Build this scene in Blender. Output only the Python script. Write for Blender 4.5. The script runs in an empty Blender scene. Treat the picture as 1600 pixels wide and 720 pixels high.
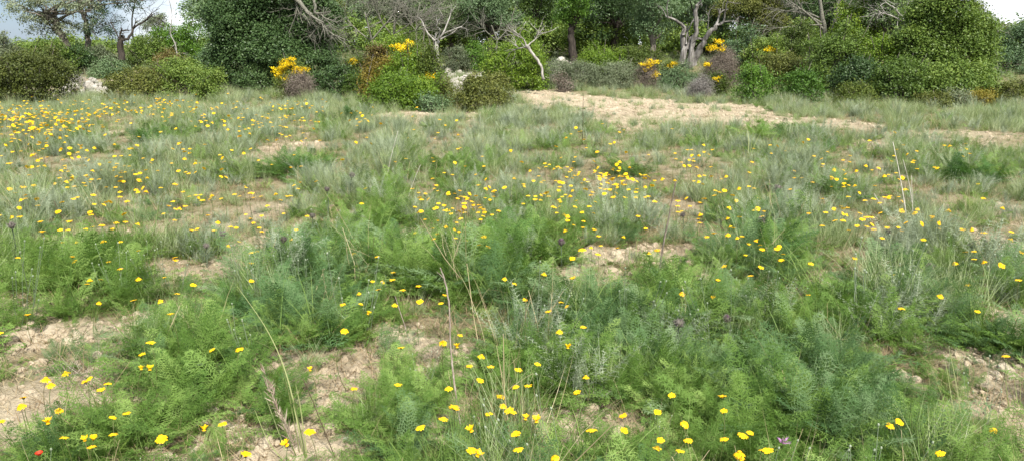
import bpy, math, random
import numpy as np
from mathutils import Vector, Matrix, Euler

SC = bpy.context.scene
COL = SC.collection
rng = np.random.default_rng(11)
R = math.radians

# ------------------------------------------------------------------ camera geometry
CAM_H, PITCH, FPX = 1.6, R(14.0), 1164.0
CP, SP = math.cos(PITCH), math.sin(PITCH)

_T = np.random.default_rng(5).random((256, 256))
def vnoise(x, y, seed=0):
    x = np.asarray(x, float) + seed * 17.31; y = np.asarray(y, float) + seed * 9.77
    xi = np.floor(x).astype(int); yi = np.floor(y).astype(int)
    fx = x - xi; fy = y - yi
    fx = fx * fx * (3 - 2 * fx); fy = fy * fy * (3 - 2 * fy)
    a = _T[xi & 255, yi & 255]; b = _T[(xi + 1) & 255, yi & 255]
    c = _T[xi & 255, (yi + 1) & 255]; d = _T[(xi + 1) & 255, (yi + 1) & 255]
    return (a * (1 - fx) + b * fx) * (1 - fy) + (c * (1 - fx) + d * fx) * fy
def fbm(x, y, o=4, seed=0):
    s = 0; a = .5; t = 0
    for i in range(o):
        s = s + a * vnoise(np.asarray(x) * 2 ** i, np.asarray(y) * 2 ** i, seed + i); t += a; a *= .5
    return s / t
def smooth(e0, e1, x):
    t = np.clip((np.asarray(x, float) - e0) / (e1 - e0), 0, 1)
    return t * t * (3 - 2 * t)

def terrain(x, y):
    x = np.asarray(x, float); y = np.asarray(y, float)
    r = np.hypot(x, y)
    near = 1 - smooth(18, 24, r)
    z = (fbm(x * .45, y * .45, 3, 2) - .5) * .22 * (.35 + .65 * near) * smooth(.5, 3, r)
    z = z + 1.0 * smooth(22, 36, y) + .012 * np.clip(y - 36, 0, 30)
    z = z - 1.3 * smooth(70, 260, r)
    return z

def ray(px, py):
    u = (px - 800) / FPX; v = (360 - py) / FPX
    return np.array([u, CP + v * SP, -SP + v * CP])
def at(px, py, h=0.0):
    """the point h above the ground that is seen at this place of the photograph"""
    d = ray(px, py)
    t = np.linspace(1.2, 60, 4000)
    P = np.array([0, 0, CAM_H]) + t[:, None] * d
    below = P[:, 2] <= terrain(P[:, 0], P[:, 1]) + h
    i = int(np.argmax(below)) if below.any() else len(t) - 1
    return P[i]
def on(px, d):
    """ground point at forward distance d in the direction of column px"""
    x = (px - 800) / FPX * d * 1.0
    # depth along the optical axis differs a little from y: iterate once
    z = float(terrain(x, d))
    depth = d * CP - (z - CAM_H) * SP
    x = (px - 800) / FPX * depth
    return np.array([x, d, float(terrain(x, d))])
def up_at(px, py, d):
    """point on the upright plane y = d seen at this place"""
    r = ray(px, py)
    return np.array([0, 0, CAM_H]) + r * (d / r[1])

# ------------------------------------------------------------------ mesh helpers
class MB:
    """collects vertices, triangles and quads (+ one colour-variation float per vertex)"""
    def __init__(s): s.V = []; s.F3 = []; s.F4 = []; s.C = []; s.n = 0
    def add(s, V, F, c=.5):
        V = np.asarray(V, float).reshape(-1, 3); F = np.asarray(F, int)
        if len(F): (s.F3 if F.shape[1] == 3 else s.F4).append(F + s.n)
        s.V.append(V); s.C.append(np.broadcast_to(np.asarray(c, float), (len(V),))); s.n += len(V)
    def mesh(s, name, mat, smooth_=False):
        V = np.concatenate(s.V); me = bpy.data.meshes.new(name)
        f3 = np.concatenate(s.F3) if s.F3 else np.zeros((0, 3), int)
        f4 = np.concatenate(s.F4) if s.F4 else np.zeros((0, 4), int)
        me.vertices.add(len(V)); me.vertices.foreach_set('co', V.astype(np.float32).ravel())
        loops = np.concatenate([f3.ravel(), f4.ravel()]).astype(np.int32)
        me.loops.add(len(loops)); me.loops.foreach_set('vertex_index', loops)
        tot = np.concatenate([np.full(len(f3), 3), np.full(len(f4), 4)]).astype(np.int32)
        st = np.concatenate([[0], np.cumsum(tot)[:-1]]).astype(np.int32)
        me.polygons.add(len(tot)); me.polygons.foreach_set('loop_start', st)
        a = me.attributes.new('cv', 'FLOAT', 'POINT'); a.data.foreach_set('value', np.concatenate(s.C).astype(np.float32))
        me.update(calc_edges=True); me.validate()
        me.polygons.foreach_set('use_smooth', np.full(len(tot), smooth_))
        if mat: me.materials.append(mat)
        return me

def link(name, me, parent=None, loc=None):
    o = bpy.data.objects.new(name, me); COL.objects.link(o)
    if loc is not None: o.location = loc
    if parent is not None: o.parent = parent
    return o
def tag(o, label, cat, group=None, kind=None):
    o['label'] = label; o['category'] = cat
    if group: o['group'] = group
    if kind: o['kind'] = kind
    return o
def thing(name, label, cat, loc, group=None):
    return tag(link(name, None, None, tuple(float(v) for v in loc)), label, cat, group)
def norm(v): return v / np.maximum(np.linalg.norm(v, axis=-1, keepdims=True), 1e-9)

def strips(P, side, w):
    """P (n,s,3) centre lines, side (n,3), w (s,) or (n,s) half widths -> quads"""
    n, s, _ = P.shape
    w = np.broadcast_to(w, (n, s))
    L = P - side[:, None, :] * w[..., None]; Rr = P + side[:, None, :] * w[..., None]
    V = np.stack([L, Rr], 2).reshape(-1, 3)
    b = (np.arange(n)[:, None] * s + np.arange(s - 1)[None]) * 2
    F = np.stack([b, b + 1, b + 3, b + 2], -1).reshape(-1, 4)
    return V, F
def blades(mb, r, n, L, w, lean, curve, spread, seg=3, base=None, cv=(0, 1), droop=.25):
    az = r.uniform(0, 2 * np.pi, n)
    rad = spread * np.sqrt(r.random(n)); a2 = r.uniform(0, 2 * np.pi, n) if base is None else az
    B = np.stack([rad * np.cos(a2), rad * np.sin(a2), np.full(n, -.01)], -1)
    if base is not None: B = B + base
    ln = r.uniform(L[0], L[1], n); le = r.uniform(lean[0], lean[1], n); cu = r.uniform(curve[0], curve[1], n)
    h = np.stack([np.cos(az), np.sin(az), 0 * az], -1)
    t = np.linspace(0, 1, seg + 1)
    P = B[:, None, :] + h[:, None, :] * (ln[:, None] * (le[:, None] * t + cu[:, None] * t ** 2))[..., None]
    P = P + np.array([0, 0, 1.]) * (ln[:, None] * (np.sqrt(np.clip(1 - le ** 2, 0, 1))[:, None] * t - droop * cu[:, None] * t ** 3))[..., None]
    sa = az + np.pi / 2 + r.normal(0, .6, n)
    side = np.stack([np.cos(sa), np.sin(sa), 0 * sa], -1)
    wd = r.uniform(w[0], w[1], n)[:, None] * (1 - t ** 1.5 * .92)[None]
    V, F = strips(P, side, wd)
    c = np.repeat(r.uniform(cv[0], cv[1], n), 2 * (seg + 1))
    mb.add(V, F, c)
    return P
def fronds(mb, r, n, L, lean, curve, nodes=12, pin=.32, needles=6, nl=.10, nw=.0011, spread=.05, flat=.5, B=None, az=None, cv=(0, 1), zoff=0.):
    """feathery, twice divided leaves: a rachis, side branches and hair-thin segments on those"""
    if az is None: az = r.uniform(0, 2 * np.pi, n)
    if B is None:
        rad = spread * np.sqrt(r.random(n)); a2 = r.uniform(0, 2 * np.pi, n)
        B = np.stack([rad * np.cos(a2), rad * np.sin(a2), np.full(n, zoff)], -1)
    ln = r.uniform(L[0], L[1], n); le = r.uniform(lean[0], lean[1], n); cu = r.uniform(curve[0], curve[1], n)
    h = np.stack([np.cos(az), np.sin(az), 0 * az], -1); Z = np.array([0, 0, 1.])
    side = np.stack([-np.sin(az), np.cos(az), 0 * az], -1)
    def pt(t):
        return (B[:, None, :] + h[:, None, :] * (ln[:, None] * (le[:, None] * t + cu[:, None] * t ** 2))[..., None]
                + Z * (ln[:, None] * (np.sqrt(1 - le ** 2)[:, None] * t - .55 * cu[:, None] * t ** 2.2))[..., None])
    t = np.linspace(0, 1, 6)
    cval = r.uniform(cv[0], cv[1], n)
    V, F = strips(pt(t), side, .0016 * (1 - .8 * t)); mb.add(V, F, np.repeat(cval, 12))
    tk = np.linspace(.22, .99, nodes); Pk = pt(tk)
    tan = norm(pt(tk + .02) - pt(tk - .02))
    nor = norm(np.cross(np.broadcast_to(side[:, None], tan.shape), tan))
    prof = np.sin(np.pi * np.clip(tk, 0, 1) ** .75) ** .7 * pin + .03
    for sg in (-1, 1):
        ang = r.normal(0, .35, (n, nodes)) * flat
        d = norm(side[:, None] * sg * np.cos(ang)[..., None] + tan * .75 + nor * (np.sin(ang) + .2)[..., None])
        pl = ln[:, None] * prof[None] * r.uniform(.75, 1.2, (n, nodes))
        Q = np.stack([Pk, Pk + d * pl[..., None]], 2).reshape(-1, 2, 3)
        nn = nor.reshape(-1, 3); dd = d.reshape(-1, 3)
        sd = norm(np.cross(dd, nn))
        V, F = strips(Q, sd, np.array([.0011, .0006])); mb.add(V, F, np.repeat(cval, nodes * 4))
        m = needles
        tj = np.linspace(.2, 1.0, m)
        base = Q[:, :1] + (Q[:, 1:] - Q[:, :1]) * tj[None, :, None]
        sgn = np.where(np.arange(m) % 2 == 0, 1, -1)
        nd = norm(sd[:, None] * sgn[None, :, None] + dd[:, None] * .9 + r.normal(0, .35, (len(Q), m, 3)))
        nlen = (np.repeat(ln, nodes)[:, None] * nl) * r.uniform(.6, 1.3, (len(Q), m))
        tip = base + nd * nlen[..., None]
        ws = np.cross(nd, nn[:, None]); ws = norm(ws + r.normal(0, .3, ws.shape)) * nw
        V = np.stack([base - ws, base + ws, tip], 2).reshape(-1, 3)
        F = np.arange(len(V)).reshape(-1, 3)
        cc = np.repeat(cval, nodes * m * 3) + .25 * np.tile([0, 0, 1.], len(V) // 3)
        mb.add(V, F, cc)
def tube(mb, pts, rad, sides=6, c=.5, rough=0., r=None):
    P = np.asarray(pts, float); n = len(P); rad = np.broadcast_to(np.asarray(rad, float), (n,))
    T = norm(np.gradient(P, axis=0))
    u = np.cross(T[0], [0.3, .9, .1]); u = u / max(np.linalg.norm(u), 1e-6)
    rows = []; a = np.linspace(0, 2 * np.pi, sides, endpoint=False)
    for i in range(n):
        u = u - T[i] * np.dot(u, T[i]); u = u / max(np.linalg.norm(u), 1e-6)
        v = np.cross(T[i], u)
        rr = rad[i] * (1 + (rough * r.normal(0, 1, sides) if rough else 0))
        rr = np.broadcast_to(rr, (sides,))
        rows.append(P[i] + np.cos(a)[:, None] * u * rr[:, None] + np.sin(a)[:, None] * v * rr[:, None])
    V = np.concatenate(rows + [P[-1:] + T[-1] * rad[-1] * .4])
    i = np.arange(n - 1)[:, None] * sides; j = np.arange(sides)[None]; k = (j + 1) % sides
    mb.add(V, np.stack([i + j, i + k, i + sides + k, i + sides + j], -1).reshape(-1, 4), c)
    top = (n - 1) * sides
    F3 = np.array([[top + q, top + (q + 1) % sides, n * sides] for q in range(sides)])
    mb.F3.append(F3 + mb.n - len(V))
def resample(pts, rad, k=4, wig=0., r=None):
    P = np.asarray(pts, float); n = len(P)
    t = np.linspace(0, n - 1, (n - 1) * k + 1)
    # Catmull-Rom
    out = []
    for q in t:
        i = min(int(q), n - 2); f = q - i
        p0, p1, p2, p3 = P[max(i - 1, 0)], P[i], P[i + 1], P[min(i + 2, n - 1)]
        out.append(.5 * (2 * p1 + (p2 - p0) * f + (2 * p0 - 5 * p1 + 4 * p2 - p3) * f ** 2 + (3 * p1 - p0 - 3 * p2 + p3) * f ** 3))
    out = np.array(out)
    rr = np.interp(t, np.arange(n), rad)
    if wig: out[1:-1] += r.normal(0, 1, out[1:-1].shape) * (rr[1:-1] * wig)[:, None]
    return out, rr
def grow(r, mb, p, d, L, rad, depth, kids=(3, 5), spread=.75, up=.0, seg=5, wig=.2, sides=4, ends=None, c=(0, 1), ratio=(.5, .8)):
    pts = [np.asarray(p, float)]; d = norm(np.asarray(d, float)); dirs = [d]
    for i in range(seg):
        d = norm(d + r.normal(0, wig, 3) + np.array([0, 0, up]))
        pts.append(pts[-1] + d * L / seg); dirs.append(d)
    tube(mb, pts, np.linspace(rad, rad * .45, seg + 1), sides, float(r.uniform(*c)))
    if ends is not None and depth <= 1: ends.append(pts[-1]); ends.append(pts[seg // 2 + 1])
    if depth > 0:
        for k in range(int(r.integers(kids[0], kids[1] + 1))):
            t = r.uniform(.25, 1.0); i = min(int(t * seg), seg - 1); f = t * seg - i
            q = pts[i] * (1 - f) + pts[i + 1] * f
            nd = norm(dirs[i + 1] + r.normal(0, spread, 3))
            grow(r, mb, q, nd, L * r.uniform(*ratio), rad * (.62 - .2 * t), depth - 1, kids, spread, up, max(3, seg - 1), wig, max(3, sides - 1), ends, c, ratio)

# ------------------------------------------------------------------ materials
def mat(name, rough=.7):
    m = bpy.data.materials.new(name); m.use_nodes = True
    nt = m.node_tree; b = nt.nodes['Principled BSDF']; b.inputs['Roughness'].default_value = rough
    b.inputs['Specular IOR Level'].default_value = .3
    return m, nt, b
def ramp(nt, cols, pos=None):
    n = nt.nodes.new('ShaderNodeValToRGB'); e = n.color_ramp.elements
    pos = pos or [i / (len(cols) - 1) for i in range(len(cols))]
    while len(e) < len(cols): e.new(.5)
    for i, c in enumerate(cols): e[i].position = pos[i]; e[i].color = (*c, 1)
    return n
def leaf_mat(name, cols, trans=.3, rough=.55, amt_attr=.7, amt_obj=.5, spec=.2, noise=None):
    m, nt, b = mat(name, rough); b.inputs['Specular IOR Level'].default_value = spec
    at_ = nt.nodes.new('ShaderNodeAttribute'); at_.attribute_name = 'cv'
    oi = nt.nodes.new('ShaderNodeObjectInfo')
    def ma(op, a, bb):
        n = nt.nodes.new('ShaderNodeMath'); n.operation = op
        for i, v in ((0, a), (1, bb)):
            if hasattr(v, 'default_value') or hasattr(v, 'is_linked'): nt.links.new(v, n.inputs[i])
            else: n.inputs[i].default_value = v
        return n.outputs[0]
    f = ma('ADD', ma('MULTIPLY', at_.outputs['Fac'], amt_attr), ma('MULTIPLY', ma('SUBTRACT', oi.outputs['Random'], .5), amt_obj))
    f = ma('ADD', f, (1 - amt_attr) / 2)
    rp = ramp(nt, cols); nt.links.new(f, rp.inputs[0])
    nt.links.new(rp.outputs[0], b.inputs['Base Color'])
    tr = nt.nodes.new('ShaderNodeBsdfTranslucent')
    mx = nt.nodes.new('ShaderNodeMix'); mx.data_type = 'RGBA'; mx.blend_type = 'MULTIPLY'; mx.inputs[0].default_value = 1
    nt.links.new(rp.outputs[0], mx.inputs[6]); mx.inputs[7].default_value = (1.25, 1.3, .7, 1)
    nt.links.new(mx.outputs[2], tr.inputs['Color'])
    ms = nt.nodes.new('ShaderNodeMixShader'); ms.inputs[0].default_value = trans
    nt.links.new(b.outputs[0], ms.inputs[1]); nt.links.new(tr.outputs[0], ms.inputs[2])
    nt.links.new(ms.outputs[0], nt.nodes['Material Output'].inputs['Surface'])
    return m
def bark_mat(name, c1, c2, c3, scale=14, stretch=.25):
    m, nt, b = mat(name, .9)
    tc = nt.nodes.new('ShaderNodeTexCoord'); mp = nt.nodes.new('ShaderNodeMapping')
    mp.inputs['Scale'].default_value = (1, 1, stretch)
    nz = nt.nodes.new('ShaderNodeTexNoise'); nz.inputs['Scale'].default_value = scale; nz.inputs['Detail'].default_value = 6; nz.inputs['Roughness'].default_value = .7
    nt.links.new(tc.outputs['Object'], mp.inputs[0]); nt.links.new(mp.outputs[0], nz.inputs['Vector'])
    rp = ramp(nt, [c1, c2, c3], [.32, .5, .68]); nt.links.new(nz.outputs[0], rp.inputs[0])
    nt.links.new(rp.outputs[0], b.inputs['Base Color'])
    bp = nt.nodes.new('ShaderNodeBump'); bp.inputs['Strength'].default_value = .8; bp.inputs['Distance'].default_value = .03
    nt.links.new(nz.outputs[0], bp.inputs['Height']); nt.links.new(bp.outputs[0], b.inputs['Normal'])
    return m
M = {}
M['feather'] = leaf_mat('feathery_green', [(.052, .110, .018), (.115, .205, .038), (.23, .33, .09)])
M['feather_blue'] = leaf_mat('feathery_blue_green', [(.044, .096, .030), (.088, .168, .058), (.20, .285, .14)])
M['feather_dark'] = leaf_mat('feathery_dark_green', [(.03, .075, .018), (.062, .14, .03), (.11, .21, .05)])
M['grey_grass'] = leaf_mat('grey_grass', [(.12, .165, .068), (.23, .285, .132), (.39, .43, .265)], .2, .6)
M['green_grass'] = leaf_mat('green_grass', [(.055, .105, .02), (.115, .19, .042), (.21, .28, .085)], .3)
M['herb'] = leaf_mat('low_herb', [(.04, .09, .015), (.08, .16, .028), (.15, .22, .045)], .3)
M['silver'] = leaf_mat('silver_subshrub', [(.11, .145, .09), (.21, .255, .17), (.35, .395, .29)], .15, .8)
M['straw'] = leaf_mat('straw', [(.20, .16, .085), (.36, .30, .175), (.52, .46, .30)], .15, .6)
M['dead'] = leaf_mat('dead_grey_stems', [(.10, .08, .055), (.20, .17, .125), (.32, .29, .23)], .0, .85)
M['thatch'] = leaf_mat('dry_thatch', [(.12, .08, .04), (.22, .16, .09), (.33, .27, .16)], .0, .8)
M['stem'] = leaf_mat('flower_stem', [(.05, .09, .02), (.08, .13, .03), (.12, .11, .05)], .1)
M['petal'] = leaf_mat('yellow_petal', [(.78, .43, .003), (.86, .53, .004), (.90, .61, .010)], .25, .5, .8, .5)
M['disc'] = leaf_mat('golden_disc', [(.55, .27, .004), (.68, .38, .006), (.75, .45, .01)], .0, .8)
M['pink'] = leaf_mat('pink_petal', [(.55, .22, .58), (.68, .34, .70), (.78, .48, .80)], .25)
M['purple'] = leaf_mat('thistle_purple', [(.10, .03, .10), (.20, .07, .19), (.32, .14, .30)], .1)
M['red'] = leaf_mat('poppy_red', [(.45, .02, .01), (.55, .03, .012), (.6, .05, .02)], .25)
M['thistle'] = leaf_mat('thistle_head', [(.06, .05, .045), (.12, .105, .09), (.20, .18, .16)], .0, .8)
M['thistle_stem'] = leaf_mat('thistle_stem', [(.05, .08, .045), (.09, .125, .075), (.14, .17, .11)], .1, .8)
M['dark_stem'] = leaf_mat('dark_dry_stem', [(.05, .035, .02), (.09, .065, .04), (.14, .11, .075)], .0, .8)
M['brown_stalk'] = bark_mat('brown_dry_stalk', (.12, .09, .065), (.24, .195, .155), (.38, .335, .28), 40, .2)
M['white_stem'] = bark_mat('bleached_stem', (.25, .23, .18), (.42, .40, .33), (.55, .53, .46), 40, .2)
M['pale_grass'] = leaf_mat('pale_grass_blade', [(.13, .18, .06), (.24, .29, .11), (.40, .40, .21)], .25)
M['plume'] = leaf_mat('dry_plume', [(.20, .14, .11), (.33, .26, .21), (.48, .42, .34)], .2, .8)
# barks
M['bark_grey'] = bark_mat('grey_bark', (.045, .04, .033), (.12, .105, .085), (.22, .20, .165))
M['bark_dark'] = bark_mat('dark_bark', (.012, .010, .008), (.035, .028, .022), (.07, .058, .045))
M['bark_dead'] = bark_mat('weathered_dead_wood', (.03, .026, .022), (.13, .12, .108), (.36, .34, .315), 9, .10)
M['bark_white'] = bark_mat('bleached_dead_wood', (.10, .09, .078), (.26, .245, .22), (.46, .44, .40), 14, .2)
M['bark_lichen'] = bark_mat('lichened_twigs', (.06, .056, .044), (.15, .145, .115), (.27, .265, .215), 25, 1)
# shrub leaves
M['mastic'] = leaf_mat('mastic_leaf', [(.040, .074, .016), (.105, .168, .032), (.205, .265, .058)], .25, .45)
M['bright'] = leaf_mat('bright_leaf', [(.032, .075, .012), (.080, .165, .022), (.165, .275, .038)], .25, .45)
M['lime'] = leaf_mat('lime_leaf', [(.050, .10, .012), (.125, .205, .022), (.23, .305, .036)], .25, .45)
M['oak'] = leaf_mat('holm_oak_leaf', [(.024, .050, .016), (.064, .112, .036), (.14, .20, .075)], .15, .42)
M['oaklight'] = leaf_mat('light_oak_leaf', [(.036, .068, .030), (.092, .152, .068), (.18, .25, .125)], .2, .45)
M['olive'] = leaf_mat('olive_drab_leaf', [(.038, .052, .012), (.085, .105, .022), (.155, .165, .04)], .2, .5)
M['greyolive'] = leaf_mat('grey_olive_leaf', [(.07, .09, .05), (.145, .175, .10), (.25, .28, .18)], .2, .5)
M['bronze'] = leaf_mat('bronze_leaf', [(.10, .075, .014), (.20, .16, .026), (.25, .235, .04)], .2, .5)
M['wood'] = leaf_mat('wood_leaf', [(.032, .062, .026), (.078, .130, .056), (.155, .215, .10)], .2, .45)
M['russet'] = leaf_mat('russet_leaf', [(.06, .045, .016), (.125, .090, .028), (.15, .15, .04)], .2, .5)
M['broom'] = leaf_mat('broom_green', [(.035, .06, .012), (.075, .11, .02), (.14, .17, .03)], .2, .5)
M['broomfl'] = leaf_mat('broom_flower', [(.50, .34, .006), (.70, .50, .008), (.80, .62, .014)], .2, .6)
M['drybush'] = leaf_mat('dry_bush_twigs', [(.07, .055, .042), (.14, .115, .09), (.23, .195, .165)], .0, .9)
M['greydry'] = leaf_mat('grey_dry_bush', [(.11, .10, .09), (.21, .195, .18), (.32, .30, .28)], .0, .9)

def stone_mat():
    m, nt, b = mat('pale_limestone', .9)
    tc = nt.nodes.new('ShaderNodeTexCoord'); nz = nt.nodes.new('ShaderNodeTexNoise'); nz.inputs['Scale'].default_value = 9; nz.inputs['Detail'].default_value = 7
    oi = nt.nodes.new('ShaderNodeObjectInfo')
    nt.links.new(tc.outputs['Object'], nz.inputs['Vector'])
    ad = nt.nodes.new('ShaderNodeMath'); ad.operation = 'MULTIPLY_ADD'; ad.inputs[1].default_value = .25
    nt.links.new(oi.outputs['Random'], ad.inputs[0]); nt.links.new(nz.outputs[0], ad.inputs[2])
    rp = ramp(nt, [(.11, .10, .08), (.29, .27, .23), (.46, .435, .385)], [.3, .6, .85]); nt.links.new(ad.outputs[0], rp.inputs[0])
    nt.links.new(rp.outputs[0], b.inputs['Base Color'])
    bp = nt.nodes.new('ShaderNodeBump'); bp.inputs['Strength'].default_value = .6; bp.inputs['Distance'].default_value = .03
    nt.links.new(nz.outputs[0], bp.inputs['Height']); nt.links.new(bp.outputs[0], b.inputs['Normal'])
    return m
M['stone'] = stone_mat()
def soil_mat(clod=False):
    m, nt, b = mat('soil_clods' if clod else 'dry_clay_soil', .95); b.inputs['Specular IOR Level'].default_value = .1
    tc = nt.nodes.new('ShaderNodeNewGeometry')
    def nz(scale, det=6):
        n = nt.nodes.new('ShaderNodeTexNoise'); n.inputs['Scale'].default_value = scale; n.inputs['Detail'].default_value = det; n.inputs['Roughness'].default_value = .65
        nt.links.new(tc.outputs['Position'], n.inputs['Vector']); return n
    n1, n2, n3 = nz(1.3), nz(14), nz(70, 3)
    mx = nt.nodes.new('ShaderNodeMath'); mx.operation = 'MULTIPLY_ADD'; mx.inputs[1].default_value = .55
    nt.links.new(n1.outputs[0], mx.inputs[0])
    m2 = nt.nodes.new('ShaderNodeMath'); m2.operation = 'MULTIPLY'; m2.inputs[1].default_value = .45
    nt.links.new(n2.outputs[0], m2.inputs[0]); nt.links.new(m2.outputs[0], mx.inputs[2])
    rp = ramp(nt, [(.215, .17, .115), (.375, .31, .22), (.51, .445, .34)], [.3, .5, .72]); nt.links.new(mx.outputs[0], rp.inputs[0])
    col = rp.outputs[0]
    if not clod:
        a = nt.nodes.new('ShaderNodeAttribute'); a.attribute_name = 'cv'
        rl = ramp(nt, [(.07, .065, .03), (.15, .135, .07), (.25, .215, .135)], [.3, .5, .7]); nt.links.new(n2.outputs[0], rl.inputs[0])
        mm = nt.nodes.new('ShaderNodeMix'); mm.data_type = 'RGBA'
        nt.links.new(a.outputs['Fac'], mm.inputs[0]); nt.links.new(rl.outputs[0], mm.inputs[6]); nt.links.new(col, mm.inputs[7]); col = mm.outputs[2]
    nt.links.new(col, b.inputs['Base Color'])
    s = nt.nodes.new('ShaderNodeMath'); s.operation = 'ADD'; nt.links.new(n2.outputs[0], s.inputs[0]); nt.links.new(n3.outputs[0], s.inputs[1])
    bp = nt.nodes.new('ShaderNodeBump'); bp.inputs['Strength'].default_value = .9; bp.inputs['Distance'].default_value = .02
    nt.links.new(s.outputs[0], bp.inputs['Height']); nt.links.new(bp.outputs[0], b.inputs['Normal'])
    return m
M['soil'] = soil_mat(); M['clod'] = soil_mat(True)

# ------------------------------------------------------------------ camera, light, sky
cam = bpy.data.cameras.new('camera'); co = bpy.data.objects.new('camera', cam); COL.objects.link(co)
co.location = (0, 0, CAM_H); co.rotation_euler = (R(90) - PITCH, 0, 0)
cam.sensor_width = 36; cam.lens = 36 * FPX / 1600; cam.clip_start = .05; cam.clip_end = 8000
SC.camera = co
SUN_EL, SUN_AZ = R(51), R(162)       # azimuth clockwise from +Y: behind the camera, to its right
W = bpy.data.worlds.new('World'); SC.world = W; W.use_nodes = True
nt = W.node_tree; bg = nt.nodes['Background']
sky = nt.nodes.new('ShaderNodeTexSky'); sky.sky_type = 'NISHITA'; sky.sun_disc = False
sky.sun_elevation = SUN_EL; sky.sun_rotation = SUN_AZ; sky.air_density = 1.0; sky.dust_density = .4; sky.ozone_density = 2.5
tc = nt.nodes.new('ShaderNodeTexCoord')
mp = nt.nodes.new('ShaderNodeMapping'); mp.inputs['Scale'].default_value = (1, 1, 2.6); mp.inputs['Location'].default_value = (.35, .2, .1)
nz = nt.nodes.new('ShaderNodeTexNoise'); nz.inputs['Scale'].default_value = 2.3; nz.inputs['Detail'].default_value = 7; nz.inputs['Roughness'].default_value = .55
nt.links.new(tc.outputs['Generated'], mp.inputs[0]); nt.links.new(mp.outputs[0], nz.inputs['Vector'])
cr = ramp(nt, [(0, 0, 0), (1, 1, 1)], [.40, .58])
sx = nt.nodes.new('ShaderNodeSeparateXYZ'); nt.links.new(tc.outputs['Generated'], sx.inputs[0])
mr = nt.nodes.new('ShaderNodeMapRange'); mr.inputs[1].default_value = -.62; mr.inputs[2].default_value = -.40; mr.inputs[3].default_value = -.5; mr.inputs[4].default_value = .12   # the blue grey opening lies to the west
nt.links.new(sx.outputs[0], mr.inputs[0])
ad = nt.nodes.new('ShaderNodeMath'); ad.operation = 'ADD'; nt.links.new(nz.outputs[0], ad.inputs[0]); nt.links.new(mr.outputs[0], ad.inputs[1])
nt.links.new(ad.outputs[0], cr.inputs[0])
mx = nt.nodes.new('ShaderNodeMix'); mx.data_type = 'RGBA'
nt.links.new(cr.outputs[0], mx.inputs[0]); mx.inputs[7].default_value = (6.0, 6.25, 6.5, 1)
m0 = nt.nodes.new('ShaderNodeMix'); m0.data_type = 'RGBA'; m0.inputs[0].default_value = .8      # blue grey rain cloud under the white ones
nt.links.new(sky.outputs[0], m0.inputs[6]); m0.inputs[7].default_value = (1.0, 1.55, 2.4, 1); nt.links.new(m0.outputs[2], mx.inputs[6])
nt.links.new(mx.outputs[2], bg.inputs['Color']); bg.inputs['Strength'].default_value = .10
sl = bpy.data.lights.new('sun', 'SUN'); sl.energy = 3.7; sl.angle = R(4); sl.color = (1, .95, .87)
so = bpy.data.objects.new('sun', sl); COL.objects.link(so)
sd = Vector((math.sin(SUN_AZ) * math.cos(SUN_EL), math.cos(SUN_AZ) * math.cos(SUN_EL), math.sin(SUN_EL)))
so.rotation_euler = sd.to_track_quat('Z', 'Y').to_euler()
SC.view_settings.view_transform = 'Standard'; SC.view_settings.look = 'None'; SC.view_settings.gamma = 1; SC.view_settings.use_curve_mapping = False
SC.view_settings.exposure = 1.25
SC.render.engine = 'CYCLES'
SC.cycles.use_denoising = True
SC.cycles.max_bounces = 6; SC.cycles.diffuse_bounces = 3; SC.cycles.transmission_bounces = 4; SC.cycles.transparent_max_bounces = 4
SC.cycles.sample_clamp_indirect = 6
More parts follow.
